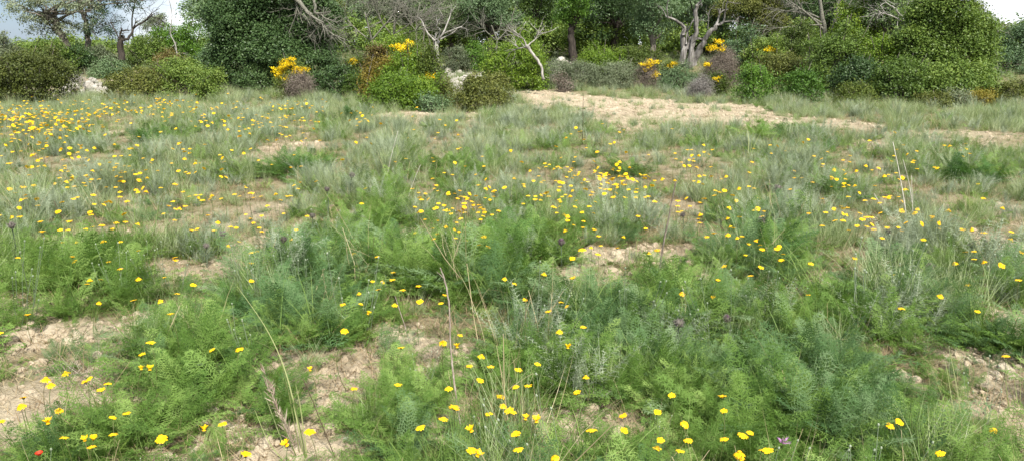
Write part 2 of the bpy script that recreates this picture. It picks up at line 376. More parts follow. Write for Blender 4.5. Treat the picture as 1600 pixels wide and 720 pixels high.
# ------------------------------------------------------------------ zones on the ground (each an ellipse with a centre and radii in metres)
def zone(px, py, rx, ry, s=1.0):
    c = at(px, py); dep = c[1] * CP - (c[2] - CAM_H) * SP
    a = at(px, min(py + ry, 719)); b = at(px, max(py - ry, 100))
    return (c[0], c[1], rx * dep / FPX, max(abs(b[1] - a[1]) / 2, .08), s)
def zsum(zs, x, y, soft=.45):
    wob = (fbm(x * 2.2, y * 2.2, 3, 7) - .5) * 1.1
    o = np.zeros_like(np.asarray(x, float))
    for cx, cy, rx, ry, s in zs:
        q = np.sqrt(((x - cx) / rx) ** 2 + ((y - cy) / ry) ** 2) + wob
        o = np.maximum(o, s * (1 - smooth(1 - soft, 1 + soft, q)))
    return o
BARE = [zone(*z) for z in [
    (890, 158, 95, 13), (1010, 168, 120, 20), (1110, 176, 110, 20), (1190, 190, 70, 12), (850, 149, 60, 7), (980, 200, 60, 12, .7),
    (1300, 194, 80, 10, .8), (1400, 232, 45, 16, .85), (1480, 212, 120, 9, .62), (1575, 230, 40, 18, .8), (640, 183, 55, 10), (745, 176, 18, 14),
    (185, 206, 22, 6, .8), (240, 200, 40, 7, .6), (440, 235, 60, 14, .7), (420, 260, 30, 12, .8), (380, 335, 45, 22, .65), (358, 400, 25, 20, .85),
    (100, 285, 40, 9, .6), (40, 482, 60, 24), (40, 535, 70, 24), (130, 520, 75, 18, .75), (180, 555, 60, 24, .75), (150, 590, 55, 24, .85),
    (60, 580, 40, 18, .6), (120, 632, 40, 18, .6), (235, 500, 40, 14, .7), (545, 590, 50, 38), (510, 650, 40, 48), (530, 702, 70, 22), (600, 545, 35, 18, .65),
    (830, 455, 20, 22, .85), (840, 500, 25, 14), (870, 660, 60, 22), (940, 655, 50, 28, .85), (900, 690, 50, 14), (820, 630, 25, 14, .75),
    (1365, 540, 26, 10), (1410, 590, 25, 10), (1150, 520, 25, 9, .75), (1578, 510, 42, 34), (1592, 570, 42, 28, .85), (1520, 640, 50, 18, .75), (1530, 702, 50, 14, .7),
    (1565, 385, 60, 20, .85), (1570, 330, 50, 12, .7), (1540, 347, 60, 12, .65), (1340, 395, 20, 9, .65), (720, 105, 38, 16, .9), (125, 132, 46, 18, .85), (895, 95, 40, 12, .8), (960, 590, 40, 14, .7), (700, 600, 30, 12, .5)]]
def bare(x, y):
    x = np.asarray(x, float); y = np.asarray(y, float)
    b = zsum(BARE, x, y) * (.66 + .34 * smooth(.34, .56, fbm(x * 3.1, y * 3.1, 3, 25)))
    g = smooth(.56, .68, fbm(x * 2.0 + 3, y * 2.0, 3, 21)) * .7          # further small openings between the plants
    d = np.hypot(x, y)
    g = np.maximum(g, .6 * smooth(.60, .70, fbm(x * 4.2, y * 4.2, 2, 29)) * smooth(3, 6, d))
    return np.maximum(b, g * (1 - .5 * smooth(5, 9, d)) * (1 - smooth(16, 20, d)))

# ------------------------------------------------------------------ ground: one sheet out to the horizon
def build_ground():
    a = np.concatenate([np.linspace(-58, 58, 520), np.linspace(58, 302, 62)[1:-1]]) ; a = np.radians(90 - a)
    rr = np.concatenate([[.25], np.geomspace(.8, 62, 430), np.geomspace(70, 4500, 26)])
    X = rr[:, None] * np.cos(a)[None]; Y = rr[:, None] * np.sin(a)[None]
    b = bare(X, Y); r = np.hypot(X, Y)
    clod = (fbm(X * 5, Y * 5, 3, 31) - .5) * .06 + np.abs(fbm(X * 16, Y * 16, 2, 33) - .5) * .075
    Z = terrain(X, Y) + clod * (.35 + .65 * b) * (1 - smooth(26, 40, r))
    n, m = X.shape
    V = np.concatenate([np.stack([X, Y, Z], -1).reshape(-1, 3), [[0, 0, 0]]])
    i = np.arange(n - 1)[:, None] * m; j = np.arange(m)[None]; k = (j + 1) % m
    F = np.stack([i + j, i + m + j, i + m + k, i + k], -1).reshape(-1, 4)
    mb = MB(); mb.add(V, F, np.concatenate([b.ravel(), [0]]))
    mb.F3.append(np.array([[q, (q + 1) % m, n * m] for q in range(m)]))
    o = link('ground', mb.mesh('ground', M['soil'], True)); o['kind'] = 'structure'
    tag(o, 'pale clay field soil with cloddy bare patches under the meadow', 'ground', kind='structure')
build_ground()

# ------------------------------------------------------------------ ground cover nobody could count
def stuff(name, label, cat, protos, P, scale, r, tilt=.12, rotz=None):
    pc = bpy.data.collections.new(name + '_kinds')
    for i, me in enumerate(protos):
        pc.objects.link(bpy.data.objects.new('%s_kind_%02d' % (name, i), me))
    me = bpy.data.meshes.new(name); me.vertices.add(len(P)); me.vertices.foreach_set('co', P.astype(np.float32).ravel())
    rot = np.stack([r.normal(0, tilt, len(P)), r.normal(0, tilt, len(P)), r.uniform(0, 6.283, len(P))], -1)
    me.attributes.new('rot', 'FLOAT_VECTOR', 'POINT').data.foreach_set('vector', rot.astype(np.float32).ravel())
    me.attributes.new('siz', 'FLOAT', 'POINT').data.foreach_set('value', scale.astype(np.float32))
    me.attributes.new('idx', 'INT', 'POINT').data.foreach_set('value', r.integers(0, len(protos), len(P)).astype(np.int32))
    o = link(name, me); tag(o, label, cat, kind='stuff')
    g = bpy.data.node_groups.new(name, 'GeometryNodeTree')
    g.interface.new_socket('Geometry', in_out='INPUT', socket_type='NodeSocketGeometry'); g.interface.new_socket('Geometry', in_out='OUTPUT', socket_type='NodeSocketGeometry')
    N = g.nodes.new; gi = N('NodeGroupInput'); go = N('NodeGroupOutput'); ip = N('GeometryNodeInstanceOnPoints'); ci = N('GeometryNodeCollectionInfo')
    ci.inputs['Collection'].default_value = pc; ci.inputs['Separate Children'].default_value = True; ci.inputs['Reset Children'].default_value = True
    ip.inputs['Pick Instance'].default_value = True
    def na(nm, ty):
        n = N('GeometryNodeInputNamedAttribute'); n.data_type = ty; n.inputs['Name'].default_value = nm
        return next(s for s in n.outputs if s.enabled and s.name == 'Attribute')
    er = N('FunctionNodeEulerToRotation')
    g.links.new(na('rot', 'FLOAT_VECTOR'), er.inputs[0]); g.links.new(er.outputs[0], ip.inputs['Rotation'])
    g.links.new(na('siz', 'FLOAT'), ip.inputs['Scale']); g.links.new(na('idx', 'INT'), ip.inputs['Instance Index'])
    g.links.new(gi.outputs[0], ip.inputs['Points']); g.links.new(ci.outputs[0], ip.inputs['Instance']); g.links.new(ip.outputs[0], go.inputs[0])
    md = o.modifiers.new('scatter', 'NODES'); md.node_group = g
    return o

def proto(fn, n, name, material):
    out = []
    for i in range(n):
        mb = MB(); fn(mb, np.random.default_rng(100 + i + 7 * len(name))); out.append(mb.mesh(name, M[material]))
    return out
def f_feather(mb, r):
    fronds(mb, r, 13, (.12, .30), (.35, .95), (.05, .7), nodes=15, pin=.20, needles=8, nl=.075, nw=.0016, spread=.10)
    fronds(mb, r, 3, (.18, .34), (.0, .3), (.05, .35), nodes=14, pin=.16, needles=6, nl=.08, nw=.0014, spread=.08)
    blades(mb, r, 8, (.08, .26), (.001, .002), (.05, .7), (.0, .5), .12, cv=(.6, 1.4))
def f_feather_low(mb, r):
    fronds(mb, r, 14, (.09, .2), (.6, .97), (.0, .4), nodes=12, pin=.26, needles=7, nl=.09, nw=.0018, spread=.09)
def f_greygrass(mb, r):
    blades(mb, r, 120, (.14, .40), (.0011, .0022), (.03, .55), (.0, .4), .10)
    blades(mb, r, 30, (.05, .2), (.0011, .002), (.3, .9), (.0, .4), .12, cv=(.6, 1.3))
def f_greengrass(mb, r):
    blades(mb, r, 44, (.10, .34), (.0014, .003), (.05, .7), (.05, .6), .12)
def f_herb(mb, r):
    blades(mb, r, 26, (.03, .10), (.004, .010), (.35, .95), (.0, .4), .12, seg=2)
    fronds(mb, r, 10, (.06, .14), (.5, .95), (.0, .3), nodes=8, pin=.25, needles=3, nl=.12, nw=.003, spread=.08)
def f_silver(mb, r):
    for q in range(4): fronds(mb, r, 11, (.10, .36), (.02, .6), (.0, .35), nodes=11 + 2 * q, pin=.05, needles=2, nl=.05 + .012 * q, nw=.0011, spread=.11, flat=1.6)
    blades(mb, r, 30, (.10, .34), (.0008, .0016), (.02, .5), (.0, .3), .10)
def f_straw(mb, r):
    blades(mb, r, 12, (.2, .5), (.0008, .0016), (.02, .4), (.0, .35), .08)
    for i in range(2):
        a = r.normal(0, .08, 3) * [1, 1, 0]; L = r.uniform(.2, .42); e = a + [r.normal(0, .12), r.normal(0, .12), L]
        tube(mb, [a, (a + e) / 2 + r.normal(0, .012, 3), e], [.0022, .0018, .0012], 4, .4)
        grow(r, mb, (a + e) / 2, [r.normal(), r.normal(), .8], .12, .001, 1, (1, 2), .5)
def f_thatch(mb, r):
    blades(mb, r, 45, (.04, .16), (.0008, .0018), (.75, .99), (-.1, .2), .14, seg=2)
def f_buds(mb, r):
    for i in range(9):
        a = r.uniform(0, 6.28); L = r.uniform(.14, .42); b = np.array([math.cos(a), math.sin(a), 0]) * r.uniform(0, .08)
        top = b + np.array([math.cos(a) * .06, math.sin(a) * .06, L])
        tube(mb, [b, (b + top) / 2 + r.normal(0, .01, 3), top], [.0014, .0012, .001], 4, .3)
        tube(mb, [top, top + [0, 0, .004], top + [0, 0, .010]], [.002, .0045, .003], 6, .8)

PR = {
 'feather': proto(f_feather, 4, 'feathery_tuft', 'feather'), 'feather_blue': proto(f_feather, 4, 'feathery_blue_tuft', 'feather_blue'),
 'feather_low': proto(f_feather_low, 3, 'feathery_low_tuft', 'feather'), 'grey': proto(f_greygrass, 4, 'grey_grass_tuft', 'grey_grass'),
 'green': proto(f_greengrass, 4, 'green_grass_tuft', 'green_grass'), 'herb': proto(f_herb, 4, 'herb_rosette', 'herb'),
 'silver': proto(f_silver, 4, 'silver_sprigs', 'silver'), 'straw': proto(f_straw, 3, 'straw_tuft', 'straw'),
 'thatch': proto(f_thatch, 3, 'dry_thatch_patch', 'thatch'), 'buds': proto(f_buds, 3, 'bud_stems', 'silver')}

Z_FEATHER = [zone(*z) for z in [(300, 600, 130, 90), (420, 690, 60, 40), (250, 212, 70, 22), (450, 265, 60, 18), (130, 395, 110, 40), (800, 370, 90, 45), (1000, 620, 200, 70, .7), (560, 345, 90, 50, .8),
    (1320, 290, 70, 25), (1480, 260, 90, 30), (1180, 380, 60, 30), (880, 240, 60, 20), (980, 265, 60, 20), (1200, 205, 60, 14), (700, 260, 60, 20, .7), (60, 700, 90, 30, .6), (640, 600, 70, 60, .8), (1230, 490, 60, 30, .7), (1160, 250, 60, 20, .8)]]
Z_BLUE = [zone(*z) for z in [(950, 530, 150, 50), (1300, 600, 140, 60), (1400, 470, 110, 40), (460, 470, 120, 40), (1080, 560, 120, 60), (1160, 610, 100, 40), (540, 400, 90, 40, .7), (730, 500, 70, 50, .8), (1200, 440, 80, 30, .7), (1300, 660, 120, 40)]]
Z_GREY = [zone(*z) for z in [(350, 195, 110, 35), (770, 212, 130, 30), (600, 230, 90, 25, .7), (1240, 280, 110, 55), (1020, 255, 90, 30, .6), (1350, 350, 120, 50, .8), (900, 330, 130, 50, .6), (420, 340, 60, 40, .8), (1560, 420, 60, 30), (1440, 490, 60, 25), (520, 280, 50, 20, .9), (60, 345, 60, 30, .6), (1510, 270, 80, 30, .5)]]

Z_LOW = [zone(*z) for z in [(720, 340, 90, 60), (950, 292, 110, 40), (875, 325, 60, 40), (390, 305, 50, 25), (1080, 345, 50, 40), (1400, 350, 80, 25), (70, 205, 110, 50)]]
def scatter():
    r = np.random.default_rng(77)
    parts = []
    for r0, r1, dens in ((1.5, 3.4, 185), (3.4, 6, 128), (6, 10, 80), (10, 16, 50), (16, 26, 34), (26, 40, 22)):
        half = R(47)
        n = int(dens * half * (r1 ** 2 - r0 ** 2)); q = np.sqrt(r.uniform(r0 ** 2, r1 ** 2, n)); a = r.uniform(-half, half, n)
        parts.append(np.stack([q * np.sin(a), q * np.cos(a)], -1))
    P = np.concatenate(parts); x, y = P[:, 0], P[:, 1]; d = np.hypot(x, y)
    b = bare(x, y)
    zf, zb, zg = zsum(Z_FEATHER, x, y), zsum(Z_BLUE, x, y), zsum(Z_GREY, x, y)
    n1, n2, n3 = fbm(x * .9, y * .9, 3, 41), fbm(x * .8, y * .8, 3, 43), fbm(x * 1.6, y * 1.6, 2, 47)
    far = smooth(4.5, 9, d); edge = smooth(15, 19, d)
    w = {
     'feather': (.25 + 1.3 * smooth(.45, .7, n1)) * (1 - .45 * far) * (1 - .8 * edge) + 3.2 * zf,
     'feather_blue': (.08 + .6 * smooth(.5, .7, n2)) * (1 - .7 * far) * (1 - edge) + 1.9 * zb,
     'feather_low': .75 * (1 - .8 * far) + .5 * zf,
     'grey': .12 + .95 * far + 1.6 * zg + 1.2 * edge + .6 * smooth(.5, .7, n3) * far,
     'green': .7 + .45 * far * n1 + .6 * smooth(.5, .7, n3) + .25 * edge,
     'herb': .8 * (1 - .35 * far),
     'silver': .02 + .55 * far + 1.5 * zg,
     'straw': .15 + .20 * far + .10 * edge + .5 * smooth(20, 23, d),
     'buds': .12 * (1 - .3 * far)}
    keys = list(w); A = np.stack([w[k] for k in keys], -1); A = A / A.sum(1, keepdims=True)
    pick = (A.cumsum(1) < r.random(len(P))[:, None]).sum(1)
    keep = r.random(len(P)) > np.clip(b * 1.4 - .16, 0, .86 + .12 * (d < 8))
    size = r.uniform(.7, 1.2, len(P)) * (.42 + 1.15 * smooth(.25, .75, fbm(x * 1.9, y * 1.9, 2, 51))) * (1 - .35 * smooth(.2, .6, b)) * (1 - .28 * smooth(4, 8, d)) * (1 - .33 * zsum(Z_LOW, x, y)) * (.61 + .36 * smooth(2.5, 5, d))
    mid = smooth(5, 8, d)
    Z = terrain(x, y)
    INFO = {'feather': ('feathery_herbs', 'feathery bright green herb tufts growing all over the meadow', 1.0), 'feather_blue': ('blue_green_herbs', 'feathery blue green herb tufts spreading low over the meadow', .95),
     'feather_low': ('creeping_herbs', 'low creeping feathery herbs between the taller meadow plants', 1.0), 'grey': ('grey_grass', 'thin grey green grass covering the middle and far meadow', 1.0),
     'green': ('green_grass', 'short fresh green grass scattered through the meadow', .95), 'herb': ('leafy_ground_cover', 'small leafy rosettes growing close to the soil', 1.0),
     'silver': ('silver_sprigs', 'silvery upright sprigs of low subshrubs in the meadow', 1.0), 'straw': ('straw', 'thin dry straw coloured grass stems standing in the meadow', 1.0),
     'buds': ('budding_stems', 'thin green stems with small closed buds in the meadow', 1.0)}
    for i, k in enumerate(keys):
        s = keep & (pick == i)
        Q = np.stack([x[s], y[s], Z[s] - .01], -1)
        sc = size[s] * INFO[k][2]
        stuff(INFO[k][0], INFO[k][1], 'ground cover', PR[k], Q, sc, r)
    # dry thatch lies everywhere, also on the bare soil
    n = len(P) // 2; s = r.permutation(len(P))[:n]; s = s[(d[s] < 20)]
    s = s[r.random(len(s)) > .55 * b[s]]
    q = P[s] + r.normal(0, .15, (len(s), 2))
    stuff('thatch', 'brown dry stalks and dead leaves lying on the soil', 'dead leaves', PR['thatch'], np.stack([q[:, 0], q[:, 1], terrain(q[:, 0], q[:, 1]) + .008], -1), r.uniform(.6, 1.3, len(s)), r, .1)
    # clods and little stones on the open soil
    def rock(seed, sub=2):
        import bmesh
        bm = bmesh.new(); bmesh.ops.create_icosphere(bm, subdivisions=sub, radius=1)
        q = np.random.default_rng(seed)
        for c in range(7):                                   # chop flat faces
            nrm = Vector(q.normal(0, 1, 3)).normalized(); lim = q.uniform(.55, .85)
            for v in bm.verts:
                t = v.co.dot(nrm)
                if t > lim: v.co -= nrm * (t - lim) * .9
        for v in bm.verts:
            v.co *= 1 + q.normal(0, .035); v.co.z *= .72
        me = bpy.data.meshes.new('rock'); bm.to_mesh(me); bm.free(); return me
    global ROCKS; ROCKS = []
    for i in range(9):
        me = rock(300 + i, 2); me.materials.append(M['stone']); ROCKS.append(me)
    cl = []
    for i in range(5):
        me = rock(400 + i, 2); me.materials.append(M['clod']); cl.append(me)
    n = 26000; q = np.sqrt(r.uniform(1.6 ** 2, 31 ** 2, n * 4)); a = r.uniform(-R(45), R(45), n * 4); X, Y = q * np.sin(a), q * np.cos(a)
    bb = bare(X, Y); s = (bb > .45) & (r.random(len(X)) < .8 * bb)
    near = np.sqrt(r.uniform(1.6 ** 2, 6 ** 2, 20000)); a2 = r.uniform(-R(45), R(45), 20000); X2, Y2 = near * np.sin(a2), near * np.cos(a2)
    b2 = bare(X2, Y2); s2 = (b2 > .4) & (r.random(len(X2)) < b2)
    X = np.concatenate([X[s], X2[s2]]); Y = np.concatenate([Y[s], Y2[s2]])
    far_ = np.hypot(X, Y) > 8
    sz = np.exp(r.normal(0, .55, len(X))) * np.where(far_, .020, .012)
    sz = np.clip(sz, .004, .05)
    stuff('gravel', 'crumbly tan clods and pebbles strewn over the bare soil', 'soil clods', cl, np.stack([X, Y, terrain(X, Y) + .004], -1), sz, r, .5)
scatter()
# ------------------------------------------------------------------ shrubs and trees
def lobes_to_leaves(mb, r, lobes, leaf, dens=1.5, aspect=.55, clump=.22, zmin=None, fill=.12, gaps=.30):
    """leaf-sized faces in uneven clumps over the shells of several lobes; the clumps leave gaps between them"""
    cs = np.array([l[0] for l in lobes]); rs = np.array([l[1] for l in lobes])
    for c, s in lobes:
        area = 4 * np.pi * (np.mean(s ** 1.6)) ** (2 / 1.6)
        nl = dens * area / (.5 * leaf * leaf * aspect)
        per = max(10, int(.55 * (clump / leaf) ** 2 * 6))
        nc = max(3, int(nl / per))
        dirs = norm(r.normal(0, 1, (nc, 3))); dirs[:, 2] = np.where(dirs[:, 2] < (-.35 if zmin is None else -.8), -dirs[:, 2], dirs[:, 2])
        rad = np.where(r.random(nc) < fill, r.uniform(.3, .8, nc), r.uniform(.74, 1.16, nc))
        cc = c + dirs * s * rad[:, None]
        # thin where a slow noise is low, so that openings stay
        nzv = fbm(cc[:, 0] * 1.7 + cc[:, 1] * .9 + 40, cc[:, 2] * 1.9 + cc[:, 1] * .8, 2, int(r.integers(0, 50)))
        ok = (nzv > gaps * .95 + .08)
        # drop clumps well inside another lobe
        for c2, s2 in zip(cs, rs):
            ok &= ~((np.linalg.norm((cc - c2) / s2, axis=1) < .62))
        if zmin is not None: ok &= cc[:, 2] > zmin - .05
        cc = cc[ok]; dd = dirs[ok]; nc = len(cc)
        if nc == 0: continue
        cr = clump * r.uniform(.55, 1.35, nc)
        off = r.normal(0, .5, (nc, per, 3)) * cr[:, None, None] * np.array([1, 1, .72])
        P = (cc[:, None] + off).reshape(-1, 3)
        if zmin is not None: P[:, 2] = np.maximum(P[:, 2], zmin + .02 + .05 * r.random(len(P)))
        out = np.repeat(dd, per, 0)
        n = norm(out * .5 + np.array([0, 0, .55]) + r.normal(0, .55, P.shape))
        a = norm(np.cross(n, r.normal(0, 1, P.shape))); b = np.cross(n, a)
        L = leaf * r.uniform(.6, 1.25, len(P))
        a = a * (L * .5)[:, None]; b = b * (L * .5 * aspect)[:, None]
        V = np.stack([P - a, P + b * 1.0 - a * .1, P + a, P - b * 1.0 - a * .1], 1).reshape(-1, 3)
        F = np.arange(len(V)).reshape(-1, 4)
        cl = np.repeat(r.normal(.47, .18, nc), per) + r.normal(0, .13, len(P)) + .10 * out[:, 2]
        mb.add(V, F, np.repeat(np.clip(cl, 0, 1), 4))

def stems(mb, r, base, lobes, rad=.03):
    for c, s in lobes:
        b = base + np.array([r.normal(0, .12), r.normal(0, .12), -.03])
        mid = b * .5 + c * .5 + r.normal(0, .1, 3); mid[2] = b[2] + (c[2] - b[2]) * .45
        p, q = resample([b, mid, c, c + (c - mid) * .4], [rad, rad * .8, rad * .5, rad * .2], 3, .3, r)
        tube(mb, p, q, 5, float(r.random()))

def auto_lobes(r, c, s, n, k=(.22, .56)):
    L = [(c.copy(), s * .78)]
    for i in range(n):
        d = norm(r.normal(0, 1, 3)); d[2] = abs(d[2]) * .9 - .1
        L.append((c + d * s * .64, (s * .5 + s.mean() * .5) * r.uniform(*k) * np.array([1, 1, .9])))
    for i in range(n // 2 + 2):                              # shoots that break the outline
        d = norm(r.normal(0, 1, 3)); d[2] = abs(d[2]) * 1.2
        d = norm(d); L.append((c + d * s * r.uniform(.85, 1.08), s.mean() * r.uniform(.10, .2) * np.array([1, 1, 1.5])))
    return L

NSH = [0]
def shrub(label, px, d, wpx, top, leafs, base_px=None, name='shrub', cat='shrub', leaf=.07, dens=1.35, nl=7, clump=.2, group=None, bark='bark_grey', depth=.85, gaps=.3, flowers=None, aspect=.55):
    """wpx: half width in photo pixels; top: photo row of the crown's top"""
    NSH[0] += 1; r = np.random.default_rng(900 + NSH[0])
    g = on(px, d); dep = d * CP - (g[2] - CAM_H) * SP
    rx = wpx * dep / FPX; T = up_at(px, top, d + rx * depth * .6)[2]; H = max(T - g[2], .35)
    o = thing(name, label, cat, g, group)
    cen = np.array([0, rx * depth * .6, H * .46]); s = np.array([rx, rx * depth, H * .6])
    lob = auto_lobes(r, cen, s, nl)
    for i in range(4):                                   # skirts that reach the ground
        a = -.3 - i * .85; lob.append((np.array([math.cos(a) * rx * .6, rx * depth * (.6 + .5 * math.sin(a)), H * .2]), np.array([rx * .45, rx * .42, H * .3])))
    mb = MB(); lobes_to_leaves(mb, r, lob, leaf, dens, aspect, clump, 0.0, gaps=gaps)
    if mb.n: link('foliage', mb.mesh('foliage', M[leafs]), o)
    mb = MB(); stems(mb, r, np.array([0, rx * depth * .6, 0]), lob, max(.012, .018 * H))
    link('stems', mb.mesh('stems', M[bark], True), o)
    if flowers:
        for (fx, fy, fw, fh) in flowers:
            P = up_at(fx, fy, d + rx * .1) - g
            dd = dep / FPX
            fl = [(P + r.normal(0, .42, 3) * np.array([fw, fw, fh]) * dd, np.array([fw, fw * .8, fh]) * dd * r.uniform(.14, .42)) for _ in range(16)]
            mb = MB(); lobes_to_leaves(mb, r, fl, .036, .9, .8, .07, None, .5, .3)
            link('blossom', mb.mesh('blossom', M['broomfl']), o)
    return o

# --- low and tall shrubs along the far edge of the field, written from the photograph's left to its right
shrub('wide olive green mastic shrub at the left edge of the field', 38, 20.6, 58, 84, 'olive', leaf=.06, nl=10)
shrub('dark green shrub behind the wide olive one, under the leaning old trunk', 62, 28, 46, 67, 'mastic', leaf=.07)
shrub('grey green shrub at the far left beneath the blue patch of sky', -12, 30, 34, 56, 'greyolive', leaf=.07)
shrub('rounded dark shrub at the foot of the leaning old trunk', 112, 29, 36, 72, 'oak', leaf=.07)
shrub('grey green shrub between the old trunk and the charred stump', 150, 29.5, 34, 78, 'greyolive', leaf=.07)
shrub('small blue green shrub behind the left rubble heap', 165, 28, 28, 98, 'oaklight', leaf=.06)
shrub('small grey tussocky bush growing out of the left rubble heap', 116, 25.6, 17, 122, 'greydry', name='dry_bush', cat='bush', leaf=.05, dens=.8, nl=5, gaps=.2, aspect=.2)
shrub('wide low reddish green shrub beside the left rubble heap', 210, 21.8, 46, 108, 'olive', leaf=.06, nl=9)
shrub('low mid green shrub joined to the wide reddish green one', 275, 22.0, 60, 100, 'mastic', leaf=.06, nl=10)
shrub('deep green shrub to the right of the charred stump', 228, 30, 36, 58, 'mastic', leaf=.07)
shrub('lighter green tall shrub behind the hanging dead branch', 272, 31, 42, 40, 'bright', leaf=.07)
shrub('russet tinted shrub under the hanging dead branch', 262, 27, 28, 84, 'russet', leaf=.06)
shrub('light green leafy shrub in front of the big dark oak', 342, 26, 34, 70, 'oaklight', leaf=.07)
shrub('dark low shrub under the big dark oak', 398, 24.2, 34, 100, 'oak', leaf=.065)
shrub('yellow flowering gorse bush with a dry brown side', 455, 21.8, 27, 98, 'broom', name='gorse_bush', cat='gorse', leaf=.045, flowers=[(450, 101, 18, 8), (437, 115, 12, 9), (470, 112, 14, 6), (445, 124, 16, 6)])
shrub('dry brown bush pressed against the yellow gorse under the oak', 467, 21.5, 19, 112, 'drybush', name='dry_bush', cat='bush', leaf=.05, aspect=.2, dens=1.2)
shrub('dark green shrub between the gorse bush and the mixed thicket', 520, 22.2, 36, 104, 'oak', leaf=.065)
shrub('dull green shrub low at the foot of the mixed thicket', 556, 22.0, 20, 118, 'mastic', leaf=.06)
shrub('small shrub with one yellow blossom tuft beside the russet shrub', 556, 26.5, 20, 88, 'broom', leaf=.05, flowers=[(552, 97, 8, 5)])
shrub('russet shrub at the top left of the mixed thicket', 592, 22.4, 20, 66, 'russet', leaf=.055)
shrub('mid green shrub at the top of the mixed thicket', 622, 22.6, 42, 54, 'lime', leaf=.06)
shrub('bronze leaved shrub in the middle of the mixed thicket', 594, 21.2, 30, 92, 'bronze', leaf=.055, nl=8)
shrub('yellow blossoming broom at the top of the mixed thicket', 645, 21.9, 36, 62, 'broom', name='broom_bush', cat='broom', leaf=.05, flowers=[(631, 74, 18, 11), (644, 88, 18, 8), (654, 92, 10, 6), (640, 97, 12, 6)])
shrub('lush bright green shrub in the middle of the mixed thicket', 636, 20.8, 50, 84, 'lime', leaf=.06, nl=9)
shrub('dull green shrub behind the lower yellow blossom of the thicket', 672, 20.6, 24, 78, 'broom', leaf=.05, flowers=[(672, 121, 15, 7)])
shrub('lime green shrub lowest in front of the mixed thicket', 620, 18.9, 54, 120, 'lime', leaf=.055, nl=10)
shrub('bright green shrub at the front right of the mixed thicket', 656, 18.8, 42, 122, 'lime', leaf=.055, nl=9)
shrub('small dark grey green shrub at the right foot of the thicket', 676, 18.0, 18, 150, 'oaklight', leaf=.05)
shrub('small bronze green shrub between the thicket and the round dark one', 692, 19.2, 20, 130, 'olive', leaf=.05)
shrub('round dark olive shrub on the field edge below the rubble track', 757, 18.8, 44, 118, 'olive', leaf=.055, nl=10)
shrub('large light green shrub behind the curved dead stem', 805, 25.0, 52, 66, 'lime', leaf=.065, nl=10)
shrub('small fresh green shrub at the head of the rubble track', 742, 29.5, 20, 64, 'bright', leaf=.06)
shrub('grey green bush beside the rubble track', 712, 29, 20, 76, 'greyolive', leaf=.05)
shrub('yellowish green low shrub in front of the right rubble heap', 948, 28, 36, 72, 'lime', leaf=.06)
shrub('dull green low shrub to the right of the right rubble heap', 996, 28.2, 42, 78, 'broom', leaf=.06)
for (px, d, w, t, lf, lb) in [(868, 25.8, 30, 96, 'greyolive', 'low grey bush beneath the right rubble heap'), (910, 25.4, 32, 98, 'greyolive', 'low grey green bush at the middle of the grassy bank'),
        (880, 24.6, 13, 116, 'drybush', 'brownish dry bush low on the grassy bank'), (965, 25.4, 34, 98, 'greyolive', 'low grey green bush beside the first yellow broom'),
        (1062, 25.0, 34, 106, 'oaklight', 'low pale green bush between the yellow broom and the grey dry bush')]:
    shrub(lb, px, d, w, t, lf, name='bush', cat='bush', leaf=.05, dens=1.1, aspect=.4)
shrub('yellow broom bush with a brown base, beside the dead tree foot', 1012, 25, 15, 98, 'drybush', name='broom_bush', cat='broom', leaf=.045, aspect=.25, flowers=[(1010, 106, 11, 8), (1019, 98, 9, 5), (1022, 118, 6, 5)])
shrub('small round yellow broom bush under the big dead tree', 1047, 25.6, 13, 97, 'broom', name='broom_bush', cat='broom', leaf=.045, flowers=[(1047, 106, 9, 6), (1052, 101, 7, 4)])
shrub('grey leafless cushion bush on the edge of the bare strip', 1096, 23.4, 17, 124, 'greydry', name='dry_bush', cat='bush', leaf=.05, aspect=.15, dens=1.6)
shrub('tall brown dry bush topped by yellow broom blossom', 1130, 24.6, 26, 80, 'drybush', name='dry_bush', cat='bush', leaf=.05, aspect=.16, dens=1.4, nl=9, flowers=[(1122, 66, 9, 6), (1114, 76, 8, 6), (1128, 78, 7, 4)])
shrub('low green shrub with yellow blossom in front of the brown dry bush', 1120, 23.7, 18, 116, 'broom', leaf=.05, flowers=[(1120, 124, 6, 5), (1105, 102, 5, 3)])
shrub('bright green shrub behind the brown dry bush', 1162, 26.6, 34, 48, 'oaklight', leaf=.07, nl=8)
shrub('dark green shrub with one bright yellow blossom patch', 1196, 25.8, 38, 62, 'mastic', leaf=.065, nl=8, flowers=[(1200, 78, 11, 4)])
shrub('dark shrub with hints of yellow below the bare grey twigs', 1245, 26.4, 44, 46, 'broom', leaf=.06, nl=9, flowers=[(1262, 72, 5, 3)])
shrub('fresh green low shrub in front of the dark right thicket', 1180, 21.4, 28, 106, 'bright', leaf=.06, nl=8)
shrub('small bright green round shrub beside the bare strip', 1256, 20.9, 28, 112, 'bright', leaf=.06, nl=8)
shrub('dull shrub filling the gap behind the small bright green ones', 1222, 24.6, 40, 84, 'olive', leaf=.06, nl=8)
shrub('pale green top shrub standing above the right thicket', 1338, 29, 36, 0, 'lime', leaf=.075, nl=8)
shrub('deep green shrub in the middle of the right thicket', 1310, 23.0, 52, 52, 'mastic', leaf=.065, nl=10)
shrub('dense dark shrub at the front of the right thicket', 1350, 21.4, 44, 92, 'oak', leaf=.065, nl=9)
shrub('yellow green shrub with a pointed top in the right thicket', 1380, 22.4, 36, 50, 'lime', leaf=.06, nl=9)
shrub('leafy green shrub spreading at the front of the dome shaped tree', 1415, 20.6, 42, 94, 'mastic', leaf=.06, nl=9)
shrub('low yellow green shrub at the foot of the right thicket', 1342, 20.2, 32, 134, 'broom', leaf=.05)
shrub('green shrub filling the foot of the dome shaped tree', 1478, 21.0, 44, 118, 'mastic', leaf=.06, nl=9)
